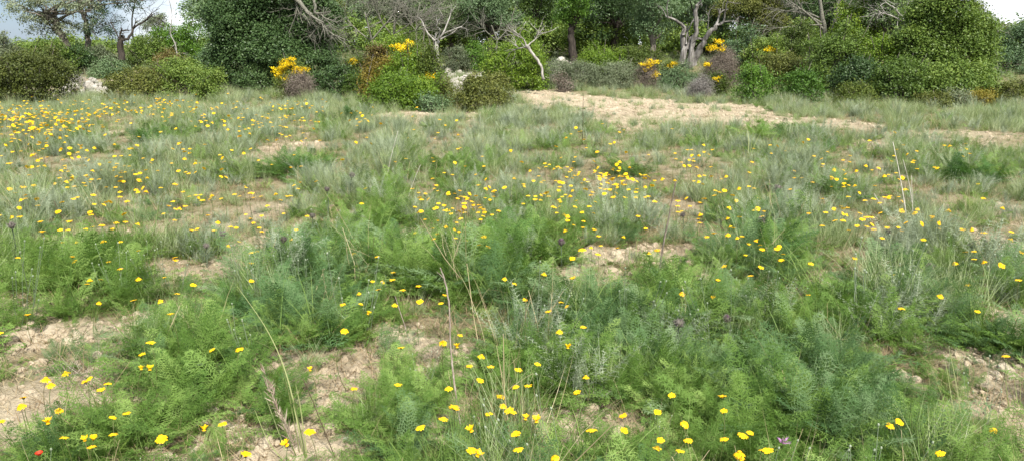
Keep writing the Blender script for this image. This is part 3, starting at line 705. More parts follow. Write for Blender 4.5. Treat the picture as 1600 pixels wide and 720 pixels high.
shrub('dull green shrub between the dome shaped tree and the golden bush', 1528, 21.4, 36, 112, 'olive', leaf=.06, nl=9)
shrub('yellowing bush at the foot of the dome shaped tree', 1462, 19.6, 24, 148, 'olive', name='bush', cat='bush', leaf=.05)
shrub('dry golden bush low in front of the far right trees', 1534, 19.8, 18, 145, 'bronze', name='bush', cat='bush', leaf=.05)
shrub('olive shrub on the field edge at the far right', 1590, 20.2, 30, 128, 'olive', leaf=.06)
shrub('small pale bush beside the dry golden one', 1495, 19.7, 18, 152, 'greyolive', name='bush', cat='bush', leaf=.045)

# --- leafy trees: trunk, limbs and crown
def tree(label, base, lobes, leafs, d, bark='bark_grey', name='tree', cat='tree', leaf=.075, dens=1.2, clump=.26, gaps=.22, trunk=None, trad=.16, depth=.9, twigs=0, sub=5, limb_leaf=True):
    NSH[0] += 1; r = np.random.default_rng(1900 + NSH[0])
    g = on(base, d); o = thing(name, label, cat, g)
    dep = d * CP - (g[2] - CAM_H) * SP; k = dep / FPX
    L = []
    for lb in lobes:
        px, py, rx, ry = lb[:4]
        c = up_at(px, py, d + (lb[4] if len(lb) > 4 else 0) + r.normal(0, .25) * rx * k * 1.2) - g
        s = np.array([rx, rx * depth, ry]) * k
        L.append((c, s * .8))
        for i in range(sub):
            q = norm(r.normal(0, 1, 3)); L.append((c + q * s * .62, s * r.uniform(.32, .5)))
    tp = [np.zeros(3) - [0, 0, .1]]
    if trunk:
        for (px, py) in trunk: tp.append(up_at(px, py, d) - g)
    else:
        top = np.mean([l[0] for l in L], 0); tp += [np.array([top[0] * .2, 0, top[2] * .3]), top * .62]
    mb = MB(); p, q = resample(tp, np.linspace(trad, trad * .6, len(tp)), 5, .22, r)
    tube(mb, p, q, 9, .5, .08, r); link('trunk', mb.mesh('trunk', M[bark], True), o)
    fork = tp[-1]
    mb = MB()
    for c, s in L[::max(1, (sub + 1) // 3)]:
        st = p[int(len(p) * r.uniform(.6, .99))]
        mid = st * .45 + c * .55 + r.normal(0, .2, 3) * s
        a, b = resample([st, mid, c + (c - st) * .15], [trad * .3, trad * .18, trad * .06], 5, .5, r)
        tube(mb, a, b, 6, .5)
        for t in range(twigs):
            i = int(len(a) * r.uniform(.4, .95)); grow(r, mb, a[i], r.normal(0, 1, 3) + [0, 0, .2], float(s.mean()) * .9, trad * .12, 1, (2, 4))
    link('limbs', mb.mesh('limbs', M[bark], True), o)
    mb = MB(); lobes_to_leaves(mb, r, L, leaf, dens, .55, clump, None, .2, gaps)
    if mb.n: link('crown', mb.mesh('crown', M[leafs]), o)
    return o

tree('old grey trunked tree leaning left with a thin grey green crown', 108, [(40, 18, 38, 20), (85, 6, 44, 18), (135, 20, 34, 26), (70, 42, 26, 16), (160, -10, 40, 22), (105, 48, 26, 18)], 'greyolive', 29.5,
     trunk=[(104, 72), (92, 46), (78, 26), (60, 22)], trad=.17, dens=.62, gaps=.40, leaf=.075, clump=.26, twigs=2)
tree('upright grey tree with sparse dark leaves behind the charred stump', 134, [(130, 8, 36, 22), (165, 30, 30, 24), (182, 4, 40, 22), (150, 55, 28, 16), (210, -10, 40, 22)], 'oaklight', 31,
     trunk=[(137, 64), (134, 40), (126, 10), (122, -20)], trad=.12, dens=.6, gaps=.40, twigs=2, clump=.24)
tree('small hazy grey green tree far behind the charred stump', 243, [(238, 46, 24, 22), (250, 36, 16, 14)], 'greyolive', 44, dens=.8, trad=.12)
tree('big dark green holm oak with a dense broad crown', 425, [(400, 56, 66, 60), (470, 64, 54, 56, -.4), (366, 26, 42, 34), (440, 0, 66, 40), (380, 92, 56, 36, -1.0), (430, 84, 50, 40, -1.3), (500, 30, 34, 40), (482, 104, 46, 30, -1.2), (345, -14, 32, 20), (370, 62, 40, 38, -.6), (420, 30, 50, 40, -.9)], 'oak', 26.4,
     bark='bark_dark', trad=.22, dens=1.7, gaps=.08, sub=6, leaf=.08, depth=1.1)
tree('light green leaved tree rising behind the big dark oak', 515, [(505, 22, 34, 26), (480, -12, 40, 26)], 'olive', 30, dens=1.0)
tree('hazy grey green tree behind the bare grey thicket', 612, [(610, 18, 48, 30), (570, 0, 34, 26), (650, -8, 46, 26)], 'greyolive', 40, dens=.9)
tree('dark evergreen tree behind the white dead tree', 705, [(700, 30, 44, 34), (668, 18, 26, 26), (735, 52, 40, 24), (712, -10, 40, 24)], 'oak', 34, bark='bark_dark')
tree('mid green oak with a rounded crown, beside the white dead tree', 765, [(755, 24, 42, 34), (790, 40, 32, 26), (770, -12, 44, 24)], 'oaklight', 33, bark='bark_dark')
tree('bright green crowned oak standing out in the middle of the wood', 897, [(895, 14, 30, 24), (880, 32, 20, 14), (905, -8, 30, 16)], 'bright', 31, bark='bark_dark', trunk=[(893, 56), (896, 40)], trad=.18)
tree('dark oak to the left of the bright green crowned oak', 838, [(838, 20, 34, 30), (820, 46, 28, 20), (850, -10, 40, 22)], 'mastic', 34, bark='bark_dark')
tree('dark trunked oak to the right of the bright green crowned oak', 962, [(945, 22, 38, 30), (975, 30, 34, 30), (960, -12, 50, 22), (930, 58, 30, 16)], 'oak', 33, bark='bark_dark', trunk=[(960, 60), (968, 34)], trad=.2)
tree('grey green tree directly left of the big dead tree', 1020, [(1015, 48, 34, 28), (1030, 18, 38, 28), (1005, -8, 36, 22)], 'oaklight', 31.5)
tree('dark tree filling the fork of the big dead tree', 1105, [(1095, 40, 46, 36), (1130, 14, 44, 30), (1075, -4, 44, 24)], 'oaklight', 34, bark='bark_dark')
tree('olive toned tree to the right of the big dead tree', 1172, [(1165, 16, 46, 32), (1195, 36, 44, 28), (1215, -8, 50, 24)], 'olive', 33)
tree('dark tree behind the two grey upright trunks', 1290, [(1280, 20, 54, 36), (1330, -8, 50, 26), (1250, 50, 46, 26)], 'oak', 34, bark='bark_dark', dens=1.0)
tree('dark tree behind the pale hanging twigs on the right', 1398, [(1395, 24, 50, 36), (1425, 56, 40, 34), (1385, -10, 50, 24)], 'oak', 29, bark='bark_dark', dens=1.2)
tree('tall dome shaped bright evergreen tree on the right', 1480, [(1470, 60, 50, 70), (1500, 90, 52, 60), (1450, 20, 34, 36), (1490, 18, 38, 32), (1530, 110, 32, 44), (1440, 100, 44, 50, -.4), (1480, 132, 70, 34, -.8), (1520, 70, 36, 44), (1425, 70, 36, 40)], 'mastic', 22.2,
     dens=1.5, gaps=.12, sub=6, leaf=.07, bark='bark_dark', trad=.2)
tree('russet tinged tree behind the dome shaped evergreen', 1535, [(1532, 40, 24, 22), (1548, 62, 26, 30), (1520, 20, 16, 14)], 'olive', 31, dens=1.1)
tree('blue green tree at the far right under the pale sky', 1588, [(1588, 70, 32, 30), (1612, 56, 28, 20), (1575, 104, 40, 36)], 'oaklight', 30, dens=1.2)
tree('tree with a fine grey twiggy top above the dome shaped evergreen', 1478, [(1480, -4, 22, 16)], 'greyolive', 36, dens=.3, twigs=4)

# the wood behind reads as one mass
def wood():
    r = np.random.default_rng(4242); mb = MB()
    for i in range(120):
        px = r.uniform(330, 1440); d = r.uniform(38, 60)
        if px < 540: d = r.uniform(42, 60)
        g = on(px, d); h = r.uniform(3.2, 5.8) * (1 if 540 < px < 1440 else .62 if px > 1440 else .8); w = r.uniform(1.4, 2.4)
        L = auto_lobes(r, g + [0, 0, h * .55], np.array([w, w, h * .48]), 4)
        lobes_to_leaves(mb, r, L, .17, .9, .6, .45, None, .2, .3)
        tube(mb, [g - [0, 0, .2], g + [0, 0, h * .5]], [.16, .1], 5, .0)
    o = link('woodland', mb.mesh('woodland', M['wood'])); tag(o, 'dark evergreen wood rising as one mass behind the nearer trees', 'woodland', kind='stuff')
    # low undergrowth that closes the foot of the wood
    mb = MB()
    for i in range(150):
        px = r.uniform(-80, 1680); d = r.uniform(33, 46); g = on(px, d); w = r.uniform(.9, 1.5) * (.5 if px < 380 else 1)
        lobes_to_leaves(mb, r, auto_lobes(r, g + [0, 0, w * .5], np.array([w, w, w * .8]), 3), .13, .9, .6, .35, None, .2, .28)
    o = link('undergrowth', mb.mesh('undergrowth', M['mastic'])); tag(o, 'dark low undergrowth closing the foot of the wood', 'undergrowth', kind='stuff')
wood()

# --- bare and dead trees: hand-drawn limbs given depth, plus grown twigs
def dead_tree(label, base, d, limbs, bark, name='dead_tree', tw=(8, .6, 2), jig=.35, part='limb', twbark=None, trunks=1):
    """limbs: list of (points in photo pixels, radii in photo pixels); the first `trunks` are the trunk"""
    NSH[0] += 1; r = np.random.default_rng(3100 + NSH[0])
    g = on(base, d); o = thing(name, label, 'dead tree', g); k = (d * CP - (g[2] - CAM_H) * SP) / FPX
    tm = MB(); lms = []; twm = MB()
    ends = []
    for i, lm in enumerate(limbs):
        pts, rad = lm[:2]; dy = lm[2] if len(lm) > 2 else 0.0; slope = r.normal(0, jig); P = []
        for j, (x, y) in enumerate(pts):
            P.append(up_at(x, y, d + dy + slope * j * .35) - g)
        a, b = resample(P, np.array(rad) * k * (.72 if i < trunks else .7), 4, .25, r)
        m = tm if i < trunks else MB()
        tube(m, a, b, 8 if i < trunks else 6, .5, .10, r)
        if i >= trunks: lms.append(m)
        for t in range(tw[0] if i >= trunks or len(limbs) <= trunks else 1):
            q = int(len(a) * r.uniform(.45, .999)); dr = norm(a[q] - a[max(q - 2, 0)])
            grow(r, m, a[q], dr + r.normal(0, .6, 3), tw[1] * r.uniform(.5, 1.2), b[q] * .55 + .004, tw[2], (2, 4), .7, .0, 4, .22)
    link('trunk', tm.mesh('trunk', M[bark], True), o)
    for m in lms: link(part, m.mesh(part, M[bark], True), o)
    return o

dead_tree('charred dark stump with one curved branch to the right', 190, 29, [([(190, 96), (189, 74), (191, 56)], [7, 6.2, 5]), ([(192, 64), (203, 58), (209, 44), (222, 36), (238, 24)], [4, 3, 2.4, 2, 1.4]),
    ([(186, 62), (180, 48), (172, 34)], [1.6, 1.1, .7])], 'bark_dark', tw=(5, .7, 2), twbark='bark_grey')
dead_tree('thin bare tree of pale twigs against the white sky', 206, 32, [([(214, 100), (206, 40), (210, 8), (216, -20)], [2, 1.6, 1.2, .8]), ([(208, 20), (198, 8), (190, -14)], [1.2, .9, .6]), ([(209, 12), (222, 14), (228, 22)], [.9, .7, .5])], 'bark_lichen', tw=(5, .9, 2))
dead_tree('slender pale dead stem left of the dark oak', 267, 30.5, [([(278, 104), (274, 70), (266, 52), (269, 24), (262, -8)], [1.5, 1.2, 1.0, .9, .6]), ([(275, 66), (274, 78), (284, 88)], [1.2, 1.0, .6]), ([(274, 70), (264, 78), (260, 86)], [1., .8, .5])], 'bark_white', tw=(4, .6, 1))
dead_tree('pale lichened dead tree arching in front of the dark oak', 470, 26.5, [([(470, 112), (466, 60), (462, 10), (456, -24)], [4, 4, 4, 3.6]), ([(457, -20), (458, -6), (472, 8), (482, 22), (494, 30), (506, 42), (524, 58)], [4.5, 4.5, 4.2, 4.2, 3.2, 2.2, 1.2], -2.0),
    ([(470, -22), (486, -6), (492, 8), (492, 20), (500, 22), (508, 30)], [3, 3, 2.8, 2.6, 2.2, 1.6], -2.0), ([(460, -4), (464, 14)], [2.4, 1.8], -2.0), ([(496, 32), (494, 44), (490, 52)], [1.8, 1.3, .9], -2.0), ([(508, 30), (516, 40), (520, 62)], [1.5, 1.1, .7], -2.0)], 'bark_lichen', tw=(7, .7, 2))
for (px, d, lab, L) in [(585, 29.5, 'leafless grey thicket tree right beside the arching dead branch', [([(585, 96), (580, 60), (570, 20)], [3, 2.4, 1.5]), ([(582, 62), (604, 36), (622, 16)], [1.8, 1.3, .8]), ([(583, 66), (556, 46), (540, 26)], [1.8, 1.2, .7])]),
        (612, 30, 'leafless grey tree with a wide fan of twigs behind the broom', [([(612, 92), (614, 54), (618, 10)], [3, 2.3, 1.2]), ([(613, 56), (640, 38), (664, 24)], [1.8, 1.3, .7]), ([(613, 56), (596, 34), (586, 8)], [1.7, 1.2, .7]), ([(613, 58), (650, 48), (672, 42)], [1.6, 1.1, .6])]),
        (652, 32, 'leafless grey tree left of the white dead tree', [([(652, 90), (650, 46), (656, 6)], [2.4, 1.8, 1.0]), ([(650, 48), (634, 26), (628, 2)], [1.4, 1., .6]), ([(650, 46), (668, 24), (676, 4)], [1.4, 1., .6])])]:
    dead_tree(lab, px, d, L, 'bark_lichen', name='bare_tree', tw=(20, 1.0, 2))
dead_tree('small white dead tree with a dark trunk beside the rubble track', 683, 27.6, [([(684, 98), (682, 78), (682, 62)], [5, 4.6, 4.6]), ([(680, 64), (668, 52), (659, 33)], [2.6, 2.0, 1.2]), ([(684, 62), (688, 48), (682, 42), (686, 32), (692, 28), (685, 14)], [2.4, 1.8, 1.7, 1.5, 1.2, .6]),
    ([(688, 60), (696, 44), (702, 28), (705, 18)], [2.2, 1.7, 1.3, .7]), ([(686, 60), (696, 52), (708, 47), (722, 42)], [2.0, 1.5, 1.2, .6]), ([(688, 62), (704, 54), (717, 43)], [1.7, 1.2, .7])], 'bark_white', tw=(2, .4, 1))
dead_tree('grey leafless twiggy tree behind the large light green shrub', 778, 30, [([(775, 88), (776, 62), (768, 40)], [2.2, 1.8, 1.0]), ([(776, 64), (790, 50), (800, 32)], [1.4, 1., .6]), ([(776, 64), (762, 52), (752, 40)], [1.3, .9, .6])], 'bark_lichen', name='bare_tree', tw=(8, .8, 2))
dead_tree('curved pale dead stem leaning left in front of the light green shrub', 849, 23.6, [([(849, 124), (845, 104), (834, 86), (822, 72)], [3, 2.8, 3, 3.4]), ([(822, 72), (818, 62), (808, 56)], [2.2, 1.5, .8]), ([(824, 72), (836, 62), (842, 50)], [1.8, 1.2, .6]), ([(820, 74), (812, 76), (806, 72)], [1.6, 1., .6])], 'bark_white', tw=(6, .5, 1), twbark='bark_lichen')
dead_tree('big weathered dead tree with several bare grey trunks', 1074, 27.2, [([(1066, 104), (1068, 76), (1067, 52)], [8, 6.5, 5]), ([(1076, 104), (1080, 76), (1088, 50), (1087, 28), (1088, 8)], [8, 6, 5, 4.4, 3.6]), ([(1084, 102), (1092, 78), (1106, 56), (1118, 40)], [8, 6.4, 5.2, 4]),
    ([(1068, 56), (1070, 44), (1062, 36), (1050, 29), (1041, 27)], [4.2, 3.2, 2.8, 2.2, 1.6]), ([(1043, 28), (1042, 10), (1046, -4)], [1.6, 1.2, .7]), ([(1072, 70), (1074, 52), (1084, 30)], [2.4, 1.8, 1]), ([(1118, 42), (1124, 24), (1126, 14)], [3, 2, 1.2]),
    ([(1118, 40), (1130, 36), (1134, 14), (1138, -4)], [2.6, 2, 1.6, 1]), ([(1119, 40), (1134, 34), (1154, 34)], [2.2, 1.2, .5]), ([(1088, 10), (1096, 0), (1100, -14)], [2.4, 1.6, 1]), ([(1106, 46), (1107, 26)], [1.2, .6]), ([(1074, 78), (1078, 62), (1084, 56)], [4, 3.4, 2.6])], 'bark_dead', tw=(2, .5, 1), trunks=3)
dead_tree('bare grey tree with two upright trunks above the right thicket', 1290, 30.5, [([(1292, 92), (1288, 50), (1282, 10), (1278, -10)], [5, 4.4, 3.6, 3]), ([(1298, 70), (1306, 30), (1314, -12)], [4, 3.6, 3]), ([(1286, 46), (1262, 22), (1236, 4)], [2.6, 2, 1]), ([(1284, 40), (1258, 40), (1216, 44)], [1.8, 1.3, .7]),
    ([(1284, 36), (1250, 20), (1204, 16)], [2, 1.5, .8]), ([(1304, 36), (1322, 14), (1334, -4)], [2, 1.4, .8])], 'bark_lichen', tw=(9, 1.0, 2), trunks=2)
dead_tree('pale bare twigs spreading beside the dome shaped evergreen', 1410, 26.2, [([(1432, 112), (1424, 60), (1408, 26), (1394, 10)], [3, 2.6, 2.2, 1.4]), ([(1412, 34), (1390, 24), (1374, 20)], [1.6, 1.2, .6]), ([(1418, 46), (1432, 60), (1438, 72)], [1.5, 1.1, .6]), ([(1410, 28), (1418, 8), (1424, -6)], [1.6, 1.2, .8]),
    ([(1404, 22), (1402, 38), (1404, 52)], [1.2, .9, .5]), ([(1408, 26), (1428, 24), (1444, 32)], [1.3, 1, .5]), ([(1396, 12), (1384, 4), (1378, -6)], [1.2, .9, .6])], 'bark_white', tw=(7, .7, 2), twbark='bark_lichen')
dead_tree('bare forked branch sticking out of the far right trees', 1556, 29, [([(1560, 130), (1552, 62), (1546, 54)], [2, 1.8, 1.6]), ([(1548, 58), (1560, 50), (1568, 40)], [1.5, 1.2, .7]), ([(1550, 60), (1536, 44), (1526, 34)], [1.2, 1, .6])], 'bark_lichen', tw=(4, .5, 1))

# --- heaps of pale stones, each stone its own object
def heap(label, spots, grp, seed, n, size):
    r = np.random.default_rng(seed)
    for (px, d, wpx, dd, hh, k) in spots:
        for i in range(int(n * k)):
            u, v = r.normal(0, .5), r.uniform(-1, 1)
            g = on(px + u * wpx, d + v * dd); s = size * np.exp(r.normal(0, .4))
            z = hh * max(0, 1 - u * u - .5 * v * v) * r.random()
            o = link('stone', ROCKS[int(r.integers(len(ROCKS)))]); o.location = (g[0], g[1], g[2] + z + s * .3)
            o.scale = tuple(s * r.uniform(.75, 1.25, 3)); o.rotation_euler = tuple(r.uniform(0, 6.28, 3) * np.array([.25, .25, 1]))
            tag(o, label, 'stone', grp)
heap('pale limestone lump in the rubble heap at the left edge of the shrubs', [(110, 23.6, 22, .9, .22, 1), (146, 24.8, 17, 1.6, .25, 1)], 'stones of the left rubble heap', 61, 60, .095)
heap('pale stone in the rubble track beside the white dead tree', [(700, 29.5, 20, .8, .22, .6), (722, 26.4, 30, 2.6, .06, 1.2)], 'stones of the middle rubble track', 62, 54, .095)
heap('pale stone in the rubble wall in the middle of the wood edge', [(886, 28.6, 34, 1.2, .12, 1.2), (882, 30.6, 24, .8, .3, .6)], 'stones of the right rubble wall', 63, 39, .11)
for (px, py, s, lab) in [(543, 693, .028, 'white angular stone at the foot of the front bare soil path'), (560, 700, .022, 'small whitish stone beside the white angular one'), (613, 704, .022, 'rounded pale stone in the grass right of the bare soil path'),
        (1505, 634, .018, 'small white stone on the bare patch at the lower right'), (520, 706, .024, 'tan flat stone in the front bare soil path'), (935, 392 + 240, .016, 'tiny pale stone on the bare patch below the ferny clumps'), (415, 190 + 195, .03, 'pale stone half hidden behind a flower patch')]:
    g = at(px, py); o = link('stone', ROCKS[int(px) % len(ROCKS)]); o.location = tuple(g + [0, 0, s * .3]); o.scale = (s * 1.2, s, s); o.rotation_euler = (0, 0, px)
    tag(o, lab, 'stone')
# ------------------------------------------------------------------ yellow daisies
FL = """5,521 154,473 207,471 250,470 44,493 233,536 221,553 216,575 230,580 100,582 134,590 134,599 164,599 152,613 84,601 67,594 38,622 29,635 86,640 4,661 201,647 176,653 174,678 96,687 143,700 148,688 136,689 76,664 253,685 345,663 327,674 383,717 333,547 372,546 265,492
536,476 562,474 573,491 617,478 652,472 692,472 694,462 718,525 694,534 717,544 537,518 627,545 753,555 738,570 765,576 753,595 555,607 627,602 701,609 713,637 688,657 658,669 765,647 783,621 786,633 799,645 485,679 450,696 734,709 747,712 742,675 486,579
820,469 878,474 886,480 858,485 908,511 874,518 888,545 836,567 808,578 915,587 825,601 810,607 905,617 804,645 973,650 928,671 975,673 813,678 821,657 838,658 811,705 869,712 1049,619 1023,645 1065,661 1128,621 1129,644 1077,688 1030,701 1036,687 1062,708 1131,685 1174,677 1164,684 1164,708 1193,704 1159,718 1114,464 1065,460
1262,462 1474,461 1527,486 1409,483 1570,557 1551,669 1389,666 1404,656 1470,710 1200,705
66,364 103,365 112,364 101,379 120,378 145,355 134,358 161,378 160,390 190,340 190,345 176,358 187,378 217,392 169,409 117,408 114,401 188,420 216,434 140,437 135,445 158,437 268,403 276,407 256,434 298,447 273,458 32,403 92,320 143,331 22,303 170,318 125,313 112,278 104,284 137,283 55,255 63,249 118,253 106,261 105,244 159,275 166,274 181,272 190,272 185,284 199,266 211,273 229,278 217,287 207,296 227,297 247,291 226,306 191,253 177,243 279,262 274,285 289,249 267,252 284,222 291,239 282,232 302,260 344,283 350,288 353,250 361,241 377,248 388,236 278,299 285,305 276,311 275,317 285,319 289,317 298,311 308,302 313,302 309,310 318,319 330,309 351,317 334,326 253,325 260,323 267,332 309,357 301,360 338,347 325,337 336,362
368,304 375,301 381,295 384,299 392,299 392,308 397,303 384,335 389,342 395,348 361,355 368,356 357,383 375,378 396,394 392,439 392,412
476,221 461,238 455,260 473,269 464,278 455,282 470,283 495,274 430,293 412,300 418,321 434,313 455,309 447,318 409,334 443,334 480,338 462,360 452,373 407,363 403,356 400,393 536,254 555,226 579,234 573,219 573,283 565,323 613,250 631,252 644,292 650,305 679,257 693,260 675,240 719,232 718,227 679,214 676,277 678,282 680,285 707,277 727,266 709,253 718,214 743,282 769,292
746,302 757,298 772,302 772,308 766,313 761,318 721,308 703,313 672,317 683,317 726,318 738,318 651,325 654,332 679,328 707,326 701,330 705,334 718,330 727,332 732,335 739,327 748,321 748,333 757,332 756,338 770,336 770,345 750,344 721,342 683,346 667,343 712,348 725,355 717,363 678,357 687,365 680,373 649,364 709,373 730,376 756,370 748,383 763,386 754,360 694,353 710,358 783,330
553,396 585,402 613,426 580,441 595,439 615,438 592,455 630,454 650,449 561,457 787,435
914,222 897,238 884,216 871,230 942,206 933,247 900,255 905,265 892,264 883,269 874,258 869,249 856,271 869,284 841,257 861,258 927,265 934,270 903,282 920,287 936,290 945,291 925,297 962,290 971,254 967,264 968,269 973,270 952,277 959,277 968,277 973,275 987,269 977,287 985,288 979,291 990,296 995,296 991,303 995,302 1002,284 1008,287 1006,293 1013,293 1022,292 1013,308 1008,309 1006,277
817,305 838,304 845,298 858,306 878,299 878,305 885,309 881,296 892,316 863,323 872,317 867,325 874,323 869,333 887,337 881,334 890,346 894,351 884,360 906,317 925,310 928,316 920,323 925,333 914,345 908,355 899,323 910,332 948,313 971,307 928,359 935,369 975,369 1008,357 997,338 909,390 923,386 939,384 965,388 897,404 932,398 1016,395 1027,392 899,435 852,427 806,444 1064,457 1121,436 1129,417
1078,238 1076,246 1082,245 1067,246 1093,236 1100,238 1116,232 1179,226 1089,263 1100,270 1109,277 1092,290 1052,278 1068,308 1059,322 1078,322 1088,317 1060,331 1065,330 1091,334 1092,344 1091,348 1105,371 1117,366 1121,308 1151,293 1145,306 1143,309 1139,341 1138,353 1145,357 1136,366 1151,370 1161,370 1177,377 1183,376 1169,383 1185,384 1192,391 1166,399 1191,419 1173,431
1218,384 1213,390 1225,398 1220,409 1268,412 1336,403 1396,430 1267,319 1290,314 1291,318 1302,322 1315,318 1317,333 1325,335 1304,343 1343,335 1341,342 1345,343 1359,333 1364,344 1363,358 1323,360 1386,357 1403,330 1421,338 1409,347 1415,348 1403,357 1441,350 1456,342 1463,336 1468,347 1464,359 1444,374 1377,374 1504,359 1518,357 1539,361 1579,368 1583,370 1524,393 1510,394 1519,404 1539,409 1564,416 1492,410 1591,438 1511,445 1596,394 1535,308
1317,252 1323,256 1292,269 1304,270 1320,268 1310,281 1304,284 1321,287 1325,287 1315,293 1360,257 1363,269 1358,221 1396,210 1412,224 1435,244 1427,251 1425,256 1434,269 1483,243 1501,237 1516,252 1509,221 1260,222 1254,226 1206,224 1214,237 1402,288 1285,353"""
FL = [tuple(map(int, q.split(','))) for q in FL.split()]
BIG = {(66, 364): 1.5, (909, 390): 1.35, (233, 536): 1.3, (713, 637): 1.15, (345, 663): 1.15, (1218, 384): 1.2, (1213, 390): 1.1, (1564, 416): 1.2, (694, 534): 1.1, (928, 671): 1.12, (1065, 661): 1.1}
DULL = {(230, 580), (216, 575), (327, 674), (717, 544), (486, 579), (838, 658), (821, 657), (748, 712), (747, 712), (742, 675), (573, 491), (888, 545), (76, 664), (136, 689), (148, 688), (450, 696)}
LAND = [((61, 700), 'around the small red poppy'), ((125, 600), 'around the flattened grey dead tuft'), ((190, 665), 'in the thin grass below the grey dead tuft'), ((20, 500), 'beside the bare soil at the left edge'),
    ((235, 560), 'at the edge of the big bright feathery clump'), ((330, 690), 'around the pale arching grass blade'), ((225, 470), 'below the tall green grass tussock'), ((355, 545), 'above the big bright feathery clump'),
    ((470, 690), 'at the foot of the dry grass plume'), ((540, 600), 'beside the cracked bare soil path'), ((560, 483), 'behind the cracked bare soil path'), ((628, 468), 'around the thin leaning dry stalk'),
    ((700, 475), 'by the upper part of the tall brown stalk'), ((715, 535), 'by the middle of the tall brown stalk'), ((685, 640), 'by the foot of the tall brown stalk'), ((740, 705), 'in front of the tall brown stalk'), ((775, 625), 'between the tall brown stalk and the pale bare patch'), ((750, 565), 'just behind the daisies by the tall brown stalk'),
    ((820, 600), 'at the edge of the pale bare patch'), ((820, 665), 'in front of the pale bare patch edge'), ((870, 495), 'above the low ferny clumps'), ((910, 590), 'beside the low ferny clumps'), ((950, 665), 'right behind the bottom edge bare patch'), ((1040, 640), 'in the front middle ferny growth'), ((1050, 698), 'low in the front middle herbs'), ((1129, 640), 'by the ferny mound left of the pink flower'), ((1175, 695), 'beside the pink flower'),
    ((1085, 460), 'around the grey headed thistle on a white stem'), ((1270, 440), 'on the blue green growth behind the pink flower'), ((1400, 660), 'below the ferny mound on the right'), ((1470, 470), 'by the silvery sprigs on the right'), ((1560, 600), 'beside the bare soil at the right edge'),
    ((95, 370), 'left of the tall green grass tussock'), ((160, 365), 'behind the tall green grass tussock'), ((175, 410), 'inside the tall green grass tussock'), ((270, 430), 'right of the tall green grass tussock'), ((320, 350), 'in the thin grass behind the two left thistles'), ((300, 310), 'in the loose patch on the left meadow'), ((390, 302), 'in the tight clump beside the bare hollow'), ((390, 345), 'below the tight clump by the bare hollow'), ((380, 390), 'around the left thistles'),
    ((440, 315), 'left of the grey headed central thistle'), ((470, 275), 'behind the central thistle'), ((460, 350), 'left of the feathery central clump'), ((570, 320), 'among the feathery central clump'), ((580, 398), 'before the feathery central clump'), ((600, 445), 'in the cluster before the feathery central clump'), ((665, 320), 'at the left of the dense central patch'), ((710, 320), 'in the upper half of the dense central patch'), ((755, 312), 'at the top right of the dense central patch'), ((760, 340), 'in the right half of the dense central patch'), ((710, 355), 'in the lower half of the dense central patch'), ((660, 360), 'at the lower left of the dense central patch'), ((750, 375), 'at the foot of the dense central patch'), ((675, 275), 'behind the dense central patch'), ((780, 440), 'below the dense central patch'),
    ((870, 305), 'in the upper group right of the dense patch'), ((875, 335), 'in the lower group right of the dense patch'), ((920, 325), 'along the silvery grass in the middle'), ((925, 375), 'low in the silvery grass in the middle'), ((965, 275), 'in the bright band on the silvery grass'), ((1000, 295), 'at the right end of the bright band'), ((925, 285), 'at the left end of the bright band'), ((885, 260), 'behind the bright band'), ((1010, 385), 'by the brown leaning stalk'), ((880, 430), 'above the small bare hollow in the middle'), ((1010, 345), 'left of the brown leaning stalk'),
    ((1065, 325), 'behind the brown leaning stalk'), ((1090, 345), 'in the short row beside the purple thistle'), ((1090, 260), 'behind the brown leaning stalk on the green tufts'), ((1145, 300), 'behind the purple thistle'), ((1145, 360), 'left below the purple thistle'), ((1180, 385), 'right below the purple thistle'), ((1180, 425), 'in the green growth below the purple thistle'), ((1218, 395), 'in the bright pair group by the purple thistle'),
    ((1300, 325), 'in the silvery grass left of the white stems'), ((1345, 345), 'in the small clump left of the white stems'), ((1410, 345), 'at the foot of the white dead stems'), ((1460, 350), 'right of the white dead stems'), ((1330, 400), 'in the grass below the white dead stems'), ((1530, 365), 'on the edge of the right bare soil'), ((1520, 405), 'around the dark thistles on the right'), ((1585, 410), 'at the right edge above the silvery grass'), ((1310, 275), 'behind the silvery grass left of the white stems'), ((1430, 250), 'behind the white dead stems')]
ORD = 'first second third fourth fifth sixth seventh eighth ninth tenth eleventh twelfth thirteenth fourteenth fifteenth sixteenth'.split()

def petal_mesh(seed, n=13, cup=.12, name='petals'):
    r = np.random.default_rng(seed); mb = MB()
    for i in range(n):
        a = 2 * np.pi * i / n + r.normal(0, .06); c, s = math.cos(a), math.sin(a)
        L = .0215 * r.uniform(.86, 1.1); w = .0043 * r.uniform(.85, 1.15); up = cup + r.normal(0, .09)
        rows = []
        for t, ww in ((.22, .5), (.55, 1.0), (.85, .95), (1.0, .45)):
            x = L * t; z = up * x + .10 * x * math.sin(t * 3) - .004 * t ** 3
            rows += [(x * c - ww * w * s * -1, x * s - ww * w * c, z + .0008), (x * c + ww * w * s * -1, x * s + ww * w * c, z + .0008)]
        F = [(2 * k, 2 * k + 1, 2 * k + 3, 2 * k + 2) for k in range(3)]
        mb.add(rows, F, float(r.uniform(.2, .8)))
    return mb.mesh(name, M['petal'])
def dome(r0, h, rings=4, sides=10, z0=0.):
    V = []; 
    for k in range(rings):
        a = k / rings * math.pi / 2
        for j in range(sides):
            b = 2 * math.pi * j / sides; V.append((r0 * math.cos(a) * math.cos(b), r0 * math.cos(a) * math.sin(b), z0 + h * math.sin(a)))
    V.append((0, 0, z0 + h))
    F = [(k * sides + j, k * sides + (j + 1) % sides, (k + 1) * sides + (j + 1) % sides, (k + 1) * sides + j) for k in range(rings - 1) for j in range(sides)]
    T = [((rings - 1) * sides + j, (rings - 1) * sides + (j + 1) % sides, rings * sides) for j in range(sides)]
    return np.array(V), np.array(F), np.array(T)
